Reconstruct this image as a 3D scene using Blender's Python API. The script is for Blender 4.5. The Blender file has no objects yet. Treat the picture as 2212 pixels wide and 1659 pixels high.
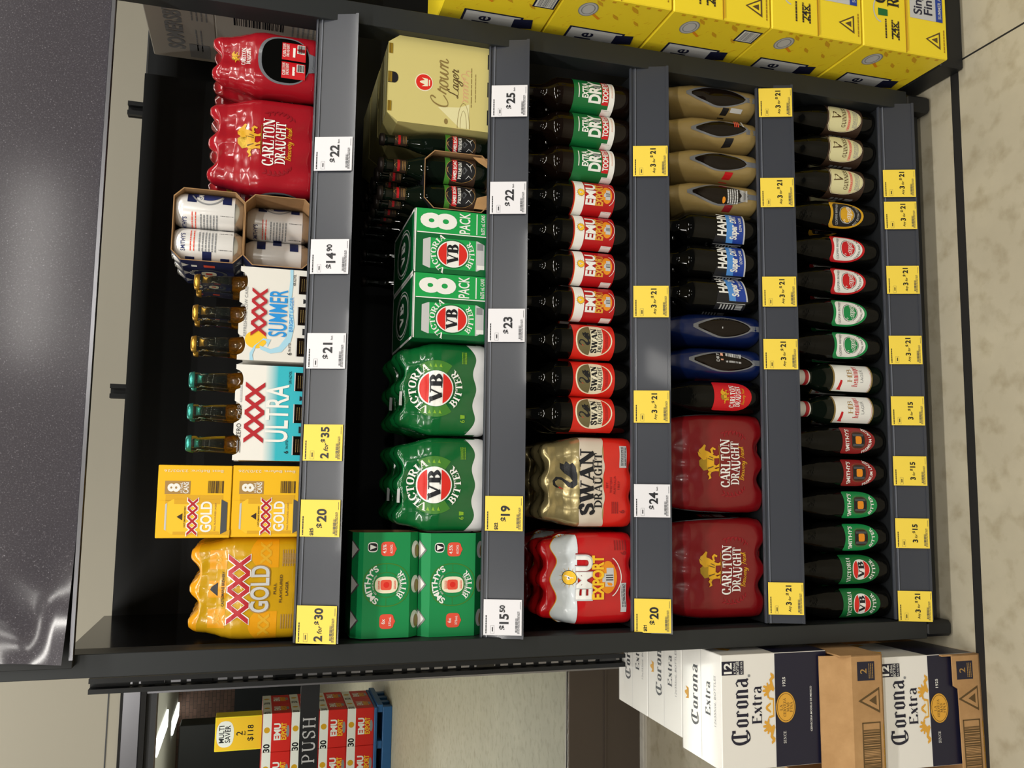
import bpy, math, random
from mathutils import Vector, Matrix
from mathutils.geometry import tessellate_polygon
SC = bpy.context.scene
COL = SC.collection
PI = math.pi
sin, cos = math.sin, math.cos
random.seed(4)
# ------------------------------------------------------------------ camera (the phone was held on its side)
CAM = dict(loc=(0.3019, -1.6468, 1.5295), yaw=0.1137, pitch=0.2831, roll=-0.0443, f=1879.96)
def make_camera():
    y, p, r = CAM['yaw'], CAM['pitch'], CAM['roll']
    f = Vector((sin(y)*cos(p), cos(y)*cos(p), -sin(p)))
    rt = Vector((cos(y), -sin(y), 0)); dn = f.cross(rt)
    r2 = rt*cos(r) + dn*sin(r); d2 = dn*cos(r) - rt*sin(r)
    cd = bpy.data.cameras.new('camera'); co = bpy.data.objects.new('camera', cd); COL.objects.link(co)
    m = Matrix((d2, r2, -f)).transposed().to_4x4(); m.translation = Vector(CAM['loc'])
    co.matrix_world = m
    cd.sensor_fit = 'HORIZONTAL'; cd.sensor_width = 36; cd.lens = CAM['f']/2212*36
    cd.clip_start = 0.05; cd.clip_end = 80
    SC.camera = co
make_camera()
# ------------------------------------------------------------------ light
w = bpy.data.worlds.new('world'); SC.world = w; w.use_nodes = True
w.node_tree.nodes['Background'].inputs[0].default_value = (0.95, 0.93, 0.86, 1)
w.node_tree.nodes['Background'].inputs[1].default_value = 0.085
def area(name, loc, sx, sy, power, rot=(0, 0, 0), col=(1, 0.965, 0.9)):
    l = bpy.data.lights.new(name, 'AREA'); l.shape = 'RECTANGLE'; l.size = sx; l.size_y = sy; l.energy = power; l.color = col
    o = bpy.data.objects.new(name, l); COL.objects.link(o); o.location = loc; o.rotation_euler = rot
    return o
for (lx, ly, p) in ((-1.1, -1.0, 25), (0.55, -1.0, 25), (2.2, -1.0, 25), (-1.1, -2.5, 30), (0.55, -2.5, 28), (2.2, -2.5, 26), (-1.25, -4.4, 56), (1.7, -4.9, 50)):
    area('ceiling_batten', (lx, ly, 3.05), 1.25, 0.13, p)
area('far_batten', (1.75, -9.3, 3.0), .35, 1.6, 60); area('far_batten', (-1.6, -9.3, 3.0), .35, 1.6, 60)
for (lx, ly, p) in ((-0.5, 1.1, 8), (1.4, 1.1, 6), (-2.3, 0.6, 8)):
    area('aisle_batten', (lx, ly, 2.95), 1.2, 0.15, p)
for (lx, ly, p) in ((-1.6, 4.2, 45), (-2.8, 6.8, 60), (-3.4, 10.5, 70)):
    area('room_batten', (lx, ly, 2.85), 1.6, 0.4, p); area('room_bounce_fill', (lx, ly, 1.9), 1.6, 0.4, p*.07, (PI, 0, 0))  # the upward ones are added fill, in place of light bounced off the floor
area('room_bounce_fill', (-4.5, 16, 1.9), 3, 3, 26, (PI, 0, 0))  # added upward fill to brighten the deep end of the far ceiling
SC.view_settings.view_transform = 'Standard'; SC.view_settings.look = 'None'
SC.view_settings.exposure = -0.12; SC.view_settings.gamma = 1.0; SC.view_settings.use_curve_mapping = False
# ------------------------------------------------------------------ materials
def lin(h):
    h = h.lstrip('#'); o = []
    for i in (0, 2, 4):
        v = int(h[i:i+2], 16)/255; o.append(v/12.92 if v <= .04045 else ((v+.055)/1.055)**2.4)
    return tuple(o)
MATS = {}
def mat(name, col, rough=0.5, metal=0.0, coat=0.0, bump=0.0, bscale=60.0, trans=0.0, spec=0.5, emit=0.0, ior=1.45, dist=0.002):
    m = bpy.data.materials.new(name); m.use_nodes = True; nt = m.node_tree; b = nt.nodes['Principled BSDF']
    c = lin(col) if isinstance(col, str) else col
    b.inputs['Base Color'].default_value = (*c, 1); b.inputs['Roughness'].default_value = rough
    b.inputs['Metallic'].default_value = metal; b.inputs['Coat Weight'].default_value = coat; b.inputs['Coat Roughness'].default_value = 0.06
    b.inputs['Transmission Weight'].default_value = trans; b.inputs['Specular IOR Level'].default_value = spec; b.inputs['IOR'].default_value = ior
    if emit:
        b.inputs['Emission Color'].default_value = (*c, 1); b.inputs['Emission Strength'].default_value = emit
    if bump:
        tc = nt.nodes.new('ShaderNodeTexCoord'); n = nt.nodes.new('ShaderNodeTexNoise'); n.inputs['Scale'].default_value = bscale; n.inputs['Detail'].default_value = 3
        bp = nt.nodes.new('ShaderNodeBump'); bp.inputs['Strength'].default_value = bump; bp.inputs['Distance'].default_value = dist
        nt.links.new(tc.outputs['Object'], n.inputs['Vector']); nt.links.new(n.outputs['Fac'], bp.inputs['Height']); nt.links.new(bp.outputs['Normal'], b.inputs['Normal'])
    MATS[name] = m; return m
def noise_mat(name, stops, scale, rough=0.8, detail=6, bump=0.0, coat=0.0, dist=0.4, second=None):
    m = mat(name, '#808080', rough, coat=coat); nt = m.node_tree; b = nt.nodes['Principled BSDF']
    tc = nt.nodes.new('ShaderNodeTexCoord'); n = nt.nodes.new('ShaderNodeTexNoise'); n.inputs['Scale'].default_value = scale; n.inputs['Detail'].default_value = detail
    n.inputs['Roughness'].default_value = 0.65
    r = nt.nodes.new('ShaderNodeValToRGB')
    while len(r.color_ramp.elements) < len(stops): r.color_ramp.elements.new(0.5)
    for e, (p, c) in zip(r.color_ramp.elements, stops): e.position = p; e.color = (*lin(c), 1)
    nt.links.new(tc.outputs['Object'], n.inputs['Vector']); nt.links.new(n.outputs['Fac'], r.inputs['Fac'])
    out = r.outputs['Color']
    if second:
        n2 = nt.nodes.new('ShaderNodeTexNoise'); n2.inputs['Scale'].default_value = second[0]; n2.inputs['Detail'].default_value = 8
        r2 = nt.nodes.new('ShaderNodeValToRGB'); r2.color_ramp.elements[0].position = second[1]; r2.color_ramp.elements[0].color = (*lin(second[3]), 1)
        r2.color_ramp.elements[1].position = second[2]; r2.color_ramp.elements[1].color = (1, 1, 1, 1)
        mx = nt.nodes.new('ShaderNodeMix'); mx.data_type = 'RGBA'; mx.blend_type = 'MULTIPLY'; mx.inputs['Factor'].default_value = 1
        nt.links.new(tc.outputs['Object'], n2.inputs['Vector']); nt.links.new(n2.outputs['Fac'], r2.inputs['Fac'])
        nt.links.new(out, mx.inputs['A']); nt.links.new(r2.outputs['Color'], mx.inputs['B']); out = mx.outputs['Result']
    nt.links.new(out, b.inputs['Base Color'])
    if bump:
        bp = nt.nodes.new('ShaderNodeBump'); bp.inputs['Strength'].default_value = bump; bp.inputs['Distance'].default_value = 0.003
        nt.links.new(n.outputs['Fac'], bp.inputs['Height']); nt.links.new(bp.outputs['Normal'], b.inputs['Normal'])
    return m
# print inks
for n, c in dict(ink='#15161c', navy='#1c1f3a', white='#eeeeea', cream='#ece4c8', paper='#dfdee3', tick='#efd24c', red='#c8141f', dred='#8e1c1f', xred='#b3202a', gold='#c9a11f', pgold='#d9a520', orange='#e8901c',
                 gree='#0f6a34', vgreen='#0a4a26', lgreen='#17a04c', sgreen='#118a48', aqua='#37b9c9', aqual='#a5dde3', blue='#2391dd', lblue='#a6d4ea', dblue='#1d3f9c', mblue='#4f8fd8', olive='#6d6442', tan='#a8844a',
                 grey='#8b8d90', lgrey='#c4c5c6', dgrey='#4a4c50', vbred='#d8281f', swanred='#d3261a', emured='#b5151a', coral='#e2523d', yell='#f5c32c', lime='#7fae2a', harp='#5a4526', cgold='#dfa63c', shadow='#a37a1c',  # shadow is a dark ochre ink for small print and a carton's dividing line
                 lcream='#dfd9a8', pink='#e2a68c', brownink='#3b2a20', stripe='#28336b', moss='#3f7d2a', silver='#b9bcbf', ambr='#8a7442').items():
    mat(n, c, 0.42)
mat('goldfoil', '#b59330', 0.3, 0.55)
mat('darkwreath', '#8d101d', 0.35)
mat('board_white', '#e2e0da', 0.38, bump=0.05, bscale=30); mat('board_yellow', '#efba1c', 0.36, bump=0.04, bscale=25)
mat('board_green', '#10874a', 0.4, bump=0.04, bscale=25); mat('board_vb', '#0b6232', 0.3); mat('board_crown', '#d9cd86', 0.33, 0.15, bump=0.03, bscale=30)
mat('board_navy', '#20264d', 0.35); mat('board_emu', '#d3241f', 0.45); mat('board_ale', '#f5da2c', 0.4, bump=0.03, bscale=20)
mat('board_grey', '#b5afa6', 0.6, bump=0.05, bscale=20)
noise_mat('kraft', [(0.3, '#a67f52'), (0.7, '#bd9566')], 14, 0.85, bump=0.1)
noise_mat('kraft_inner', [(0.3, '#8e6c47'), (0.7, '#a8835a')], 20, 0.9)
mat('corona_white', '#e9e7e2', 0.3, coat=0.3, bump=0.12, bscale=14, dist=0.004)
mat('corona_navy', '#1b1b30', 0.35)
F = dict(bump=0.22, bscale=32, dist=0.004)
mat('film_gold', '#c79a12', 0.2, coat=0.5, **F); mat('film_orange', '#e39d12', 0.25, coat=0.5, **F)
mat('film_red', '#a01522', 0.2, coat=0.6, **F); mat('film_dred', '#780c13', 0.3, coat=0.3, **F); mat('film_vb', '#0c5e2c', 0.17, coat=0.6, **F); mat('film_white', '#dcdcdc', 0.3, coat=0.3, **F)
mat('film_champ', '#b8a877', 0.25, 0.6, coat=0.4, **F); mat('film_emu', '#bd1218', 0.22, coat=0.5, **F); mat('film_emuw', '#cfd6da', 0.3, coat=0.3, **F)
mat('film_swan', '#d2241a', 0.25, coat=0.4, **F); mat('film_cream', '#cfc4b4', 0.3, coat=0.4, **F)
mat('film_tan', '#96804f', 0.3, coat=0.3, **F); mat('film_blue', '#0d1d4c', 0.28, coat=0.3, **F); mat('film_clear', '#6f7278', 0.15, coat=0.5, **F)
mat('glass_brown', '#120a06', 0.04, spec=0.34); mat('glass_dark', '#060605', 0.04, spec=0.3); mat('glass_green', '#08110a', 0.04, spec=0.33)
mat('glass_embossed', '#060605', 0.1, spec=0.26, bump=0.25, bscale=90)
mat('glass_clear', '#e9efe6', 0.02, trans=1.0, ior=1.35); mat('beer', '#a86a12', 0.05, trans=0.75, ior=1.33)
mat('cap_gold', '#c79a3f', 0.28, 0.8); mat('cap_teal', '#3f9e92', 0.25, 0.7); mat('cap_dark', '#2a2320', 0.35, 0.5); mat('cap_white', '#d9d4cd', 0.4); mat('cap_green', '#1f5a35', 0.3, 0.5)
mat('can_white', '#e6e4e2', 0.25, 0.15, coat=0.3); mat('alu', '#c9cacb', 0.22, 0.9)
mat('steel_dark', '#25282a', 0.45, 0.1, bump=0.03, bscale=200); mat('steel_black', '#17191b', 0.5); mat('panel_gloss', '#0b0c0e', 0.12, spec=0.6); mat('panel_black', '#14171a', 0.55); mat('shelf_steel', '#191b1d', 0.4)
mat('strip_pvc', '#3a3d45', 0.28, coat=0.1, bump=0.03, bscale=300); mat('strip_clear', '#6b6f79', 0.12, coat=0.6)
mat('wall_paint', '#bcb7a8', 0.75, bump=0.02, bscale=200); mat('wall_far', '#a9a595', 0.8); mat('ceil_paint', '#b9b5a8', 0.8)
mat('alu_frame', '#9a9aa0', 0.25, 0.85, bump=0.04, bscale=9); mat('rail', '#605750', 0.4, 0.6, bump=0.15, bscale=12); mat('black_rubber', '#0d0d0e', 0.6); mat('sticker', '#16181c', 0.4)
mat('pane', '#f4fbf6', 0.02, trans=1.0, ior=1.02, spec=0.35); mat('lamp', '#ffffff', 0.5, emit=4.0)
mat('plastic_blue', '#2c5f96', 0.45); mat('joint', '#191817', 0.75); mat('counter', '#24272b', 0.4)
noise_mat('concrete', [(0.25, '#aaa28d'), (0.5, '#b0a893'), (0.75, '#b9b19b')], 4.5, 0.5, 10, bump=0.05, second=(20, 0.28, 0.5, '#e2ded6'))
noise_mat('granite', [(0.0, '#38363b'), (0.55, '#464349'), (0.66, '#565359'), (0.76, '#8a878e')], 420, 0.16, 2, bump=0.01)
def brick_mat():
    m = mat('brick', '#604a40', 0.85); nt = m.node_tree; b = nt.nodes['Principled BSDF']
    t = nt.nodes.new('ShaderNodeTexBrick'); t.inputs['Color1'].default_value = (*lin('#5d473d'), 1); t.inputs['Color2'].default_value = (*lin('#705549'), 1); t.inputs['Mortar'].default_value = (*lin('#4a3c35'), 1)
    t.inputs['Scale'].default_value = 3.0; tc = nt.nodes.new('ShaderNodeTexCoord'); mp = nt.nodes.new('ShaderNodeMapping'); mp.inputs['Rotation'].default_value = (PI/2, 0, 0)
    nt.links.new(tc.outputs['Object'], mp.inputs['Vector']); nt.links.new(mp.outputs['Vector'], t.inputs['Vector']); nt.links.new(t.outputs['Color'], b.inputs['Base Color'])
brick_mat()
def fade_mat():   # printed fade from white to aqua on the carrier, by height in the carton
    m = mat('ultra_print', '#ebe9e4', 0.38); nt = m.node_tree; b = nt.nodes['Principled BSDF']
    tc = nt.nodes.new('ShaderNodeTexCoord'); sp = nt.nodes.new('ShaderNodeSeparateXYZ'); r = nt.nodes.new('ShaderNodeValToRGB')
    mr = nt.nodes.new('ShaderNodeMapRange'); mr.inputs['From Min'].default_value = 0.052; mr.inputs['From Max'].default_value = 0.076
    r.color_ramp.elements[0].color = (*lin('#35b6c6'), 1); r.color_ramp.elements[1].color = (*lin('#ebe9e4'), 1)
    nt.links.new(tc.outputs['Object'], sp.inputs[0]); nt.links.new(sp.outputs['Z'], mr.inputs['Value']); nt.links.new(mr.outputs['Result'], r.inputs['Fac']); nt.links.new(r.outputs['Color'], b.inputs['Base Color'])
fade_mat()
# ------------------------------------------------------------------ mesh builder
def flat(u, v, e): return (u, -e, v)                                   # print on a face that looks to -Y
def at(M, du, dv): return lambda u, v, e: M(u+du, v+dv, e)
def front(x, y, z): return lambda u, v, e: (x+u, y-e, z+v)
def left(x, y, z): return lambda u, v, e: (x-e, y-u, z+v)              # print on a face that looks to -X
def rightm(x, y, z): return lambda u, v, e: (x+e, y+u, z+v)
def topm(x, y, z): return lambda u, v, e: (x+u, y+v, z+e)
def cyl(R, rot=0.0): return lambda u, v, e: ((R+e)*sin(u/R+rot), -(R+e)*cos(u/R+rot), v)
def turn(M, a): return lambda u, v, e: M(u*cos(a)-v*sin(a), u*sin(a)+v*cos(a), e)
class MB:
    def __init__(s): s.v = []; s.f = []; s.m = []; s.sm = []; s.mats = []
    def mi(s, n):
        if n not in s.mats: s.mats.append(n)
        return s.mats.index(n)
    def add(s, vs, fs, m, smooth=False):
        b = len(s.v); s.v += [tuple(p) for p in vs]; k = s.mi(m)
        for f in fs: s.f.append(tuple(i+b for i in f)); s.m.append(k); s.sm.append(smooth)
    def box(s, x0, y0, z0, x1, y1, z1, m, bev=0.0):
        if not bev:
            vs = [(x, y, z) for z in (z0, z1) for y in (y0, y1) for x in (x0, x1)]
            s.add(vs, [(0, 2, 3, 1), (4, 5, 7, 6), (0, 1, 5, 4), (2, 6, 7, 3), (0, 4, 6, 2), (1, 3, 7, 5)], m); return
        b = bev; rings = []
        for (d, z) in ((b, z0), (0, z0+b), (0, z1-b), (b, z1)):
            X0, X1, Y0, Y1 = x0+d, x1-d, y0+d, y1-d; k = b*.8 if d == 0 else b*.3
            rings.append([(X0+k, Y0, z), (X1-k, Y0, z), (X1, Y0+k, z), (X1, Y1-k, z), (X1-k, Y1, z), (X0+k, Y1, z), (X0, Y1-k, z), (X0, Y0+k, z)])
        s.loft(rings, m, caps=True)
    def loft(s, rings, m, caps=False, smooth=False, mf=None):
        n = len(rings[0]); vs = [p for r in rings for p in r]; fs = []
        for i in range(len(rings)-1):
            row = [(i*n+j, i*n+(j+1) % n, (i+1)*n+(j+1) % n, (i+1)*n+j) for j in range(n)]
            if mf: s_m = mf(i)
            fs.append(row)
        b = len(s.v); s.v += [tuple(p) for p in vs]
        for i, row in enumerate(fs):
            k = s.mi(mf(i) if mf else m)
            for f in row: s.f.append(tuple(q+b for q in f)); s.m.append(k); s.sm.append(smooth)
        if caps:
            k = s.mi(m); s.f.append(tuple(b+j for j in reversed(range(n)))); s.m.append(k); s.sm.append(False)
            k = s.mi(mf(len(fs)-1) if mf else m); s.f.append(tuple(b+(len(rings)-1)*n+j for j in range(n))); s.m.append(k); s.sm.append(False)
    def lathe(s, prof, m, c=(0, 0, 0), n=28, mf=None, rf=None):
        rings = []
        for (r, z) in prof:
            rings.append([(c[0]+(r*(rf(2*PI*j/n, z) if rf else 1))*sin(2*PI*j/n), c[1]-(r*(rf(2*PI*j/n, z) if rf else 1))*cos(2*PI*j/n), c[2]+z) for j in range(n)])
        s.loft(rings, m, caps=True, smooth=True, mf=mf)
    def ext(s, prof, x0, x1, m, smooth=False):      # (y, z) outline extruded along x
        n = len(prof); vs = [(x0, y, z) for y, z in prof]+[(x1, y, z) for y, z in prof]
        fs = [(i, i+n, (i+1) % n+n, (i+1) % n) for i in range(n)]+[tuple(range(n)), tuple(reversed(range(n, 2*n)))]
        s.add(vs, fs, m, smooth)
    def extz(s, prof, z0, z1, m):
        n = len(prof); vs = [(x, y, z0) for x, y in prof]+[(x, y, z1) for x, y in prof]
        s.add(vs, [(i, (i+1) % n, (i+1) % n+n, i+n) for i in range(n)]+[tuple(reversed(range(n))), tuple(range(n, 2*n))], m)
    def exty(s, prof, y0, y1, m):                   # (x, z) outline, thickness along y
        n = len(prof); vs = [(x, y0, z) for x, z in prof]+[(x, y1, z) for x, z in prof]
        tri = tessellate_polygon([[Vector((x, z, 0)) for x, z in prof]])
        s.add(vs, [(i, i+n, (i+1) % n+n, (i+1) % n) for i in range(n)]+[tuple(t) for t in tri]+[tuple(q+n for q in reversed(t)) for t in tri], m)
    def grid(s, fn, nu, nv, m, smooth=True):
        vs = [fn(i/nu, j/nv) for j in range(nv+1) for i in range(nu+1)]
        s.add(vs, [(j*(nu+1)+i, j*(nu+1)+i+1, (j+1)*(nu+1)+i+1, (j+1)*(nu+1)+i) for j in range(nv) for i in range(nu)], m, smooth)
    def tube(s, pts, r, m, n=8):
        rings = []
        for i, p in enumerate(pts):
            p = Vector(p); d = (Vector(pts[min(i+1, len(pts)-1)])-Vector(pts[max(i-1, 0)])).normalized()
            a = d.orthogonal().normalized(); b = d.cross(a); rings.append([p+a*r*cos(2*PI*j/n)+b*r*sin(2*PI*j/n) for j in range(n)])
        s.loft(rings, m, caps=True, smooth=True)
    # ---- print
    def tris(s, T, m, M, e=0.0004, L=None):
        out = []; st = [(t, e+8e-5*(i*.618 % 1)) for i, t in enumerate(T)]   # a hair of stagger keeps crossing strokes apart
        while st:
            t, ej = st.pop()
            if L:
                d = [((t[i][0]-t[(i+1) % 3][0])**2+(t[i][1]-t[(i+1) % 3][1])**2) for i in range(3)]; k = d.index(max(d))
                if d[k] > L*L:
                    a, b, c = t[k], t[(k+1) % 3], t[(k+2) % 3]; q = ((a[0]+b[0])/2, (a[1]+b[1])/2); st += [((a, q, c), ej), ((q, b, c), ej)]; continue
            out.append((t, ej))
        vs = [M(p[0], p[1], ej) for t, ej in out for p in t]
        s.add(vs, [(3*i, 3*i+1, 3*i+2) for i in range(len(out))], m)
    def poly(s, pts, m, M, e=0.0004, L=None, du=0, dv=0, sx=1, sy=1):
        P = [(du+x*sx, dv+y*sy) for x, y in pts]
        tri = tessellate_polygon([[Vector((x, y, 0)) for x, y in P]])
        T = []
        for a, b, c in tri:
            A, B, C = P[a], P[b], P[c]
            if (B[0]-A[0])*(C[1]-A[1])-(B[1]-A[1])*(C[0]-A[0]) < 0: B, C = C, B
            T.append((A, B, C))
        s.tris(T, m, M, e, L)
    def shape(s, hw, z0, z1, m, M, e=0.0003, nz=12, nx=10, cx=0.0):
        def fn(a, b):
            b = .5-.5*cos(PI*b); z = z0+(z1-z0)*b; h = hw(b); return M(cx-h+2*h*a, z, e)
        s.grid(fn, nx, nz, m, False)
    def rect(s, x0, z0, x1, z1, m, M, e=0.0003, nx=1, nz=1):
        s.grid(lambda a, b: M(x0+(x1-x0)*a, z0+(z1-z0)*b, e), nx, nz, m, False)
    def oval(s, cx, cz, rx, rz, m, M, e=0.0004, n=28, p=2.0):
        pts = []
        for i in range(n):
            c_, s_ = cos(2*PI*i/n), sin(2*PI*i/n)
            pts.append((cx+rx*math.copysign(abs(c_)**(2/p), c_), cz+rz*math.copysign(abs(s_)**(2/p), s_)))
        K = max(2, int(max(rx, rz)/.005)) if max(rx, rz) < .07 else 10
        vs = [M(cx, cz, e)]+[M(cx+(x-cx)*k/K, cz+(z-cz)*k/K, e) for k in range(1, K+1) for x, z in pts]
        fs = [(0, 1+i, 1+(i+1) % n) for i in range(n)]+[(1+k*n+i, 1+k*n+n+i, 1+k*n+n+(i+1) % n, 1+k*n+(i+1) % n) for k in range(K-1) for i in range(n)]
        s.add(vs, fs, m)
    def ring(s, cx, cz, rx, rz, wd, m, M, e=0.0005, n=36, a0=0.0, a1=2*PI, p=2.0):
        vs = []
        for i in range(n+1):
            a = a0+(a1-a0)*i/n; c_, s_ = cos(a), sin(a); q = math.copysign(abs(c_)**(2/p), c_); t = math.copysign(abs(s_)**(2/p), s_)
            vs += [M(cx+(rx-wd)*q, cz+(rz-wd)*t, e), M(cx+rx*q, cz+rz*t, e)]
        s.add(vs, [(2*i, 2*i+1, 2*i+3, 2*i+2) for i in range(n)], m)
    def text(s, body, x, z, h, m, M, e=0.0006, font='b', xs=1.0, al='c', L=None, wide=None, arc=None, sh=0.0, bold=0.02):
        T, wd = glyphs(body, font, bold)
        if wide: xs = wide/(wd*h)
        k = h*xs; off = {'c': -wd*k/2, 'l': 0, 'r': -wd*k}[al]
        def pt(p):
            px, pz = p[0]*k+off+p[1]*h*sh, p[1]*h
            if arc:
                r, up = arc
                if up: a = px/r; return (x+(r+pz)*sin(a), z+(r+pz)*cos(a))
                a = px/r; return (x+(r-pz)*sin(a), z-(r-pz)*cos(a))
            return (x+px, z+pz)
        s.tris([tuple(pt(p) for p in t) for t in T], m, M, e, L)
    def bars(s, x0, z0, x1, z1, m, M, e=0.0006, n=22, vertical=True):
        rnd = random.Random(7); t = 0.0; tot = n
        while t < tot:
            wd = rnd.choice((.35, .5, .8, 1.1)); a = x0+(x1-x0)*t/tot; b = x0+(x1-x0)*min(t+wd, tot)/tot
            if vertical: s.rect(a, z0, b, z1, m, M, e)
            else: s.rect(x0, z0+(z1-z0)*t/tot, x1, z0+(z1-z0)*min(t+wd, tot)/tot, m, M, e)
            t += wd+rnd.choice((.4, .6, .9))
    def lines(s, x0, z0, x1, z1, n, m, M, e=0.0006, fill=0.45):
        rnd = random.Random(n); dz = (z1-z0)/n
        for i in range(n):
            x = x0; zz = z1-dz*(i+1)
            while x < x1:
                wd = (x1-x0)*rnd.uniform(.06, .2); s.rect(x, zz, min(x+wd, x1), zz+dz*fill, m, M, e); x += wd+(x1-x0)*.02
    def build(s, name, parent=None):
        me = bpy.data.meshes.new(name); me.from_pydata(s.v, [], s.f)
        for n in s.mats: me.materials.append(MATS[n])
        me.polygons.foreach_set('material_index', s.m); me.polygons.foreach_set('use_smooth', s.sm); me.update()
        o = bpy.data.objects.new(name, me); COL.objects.link(o)
        if parent: o.parent = parent
        return o
# ------------------------------------------------------------------ lettering
GC = {}
def bfont(body, bold):
    c = bpy.data.curves.new('t', 'FONT'); c.body = body; c.offset = bold; c.resolution_u = 4; c.size = 1/0.69
    o = bpy.data.objects.new('t', c); me = o.to_mesh(); T = []
    for p in me.polygons:
        vs = [(me.vertices[i].co.x, me.vertices[i].co.y) for i in p.vertices]
        for i in range(1, len(vs)-1):
            a, b, d = vs[0], vs[i], vs[i+1]
            if (b[0]-a[0])*(d[1]-a[1])-(b[1]-a[1])*(d[0]-a[0]) < 0: b, d = d, b
            T.append((a, b, d))
    o.to_mesh_clear(); bpy.data.objects.remove(o); bpy.data.curves.remove(c)
    return T
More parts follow.
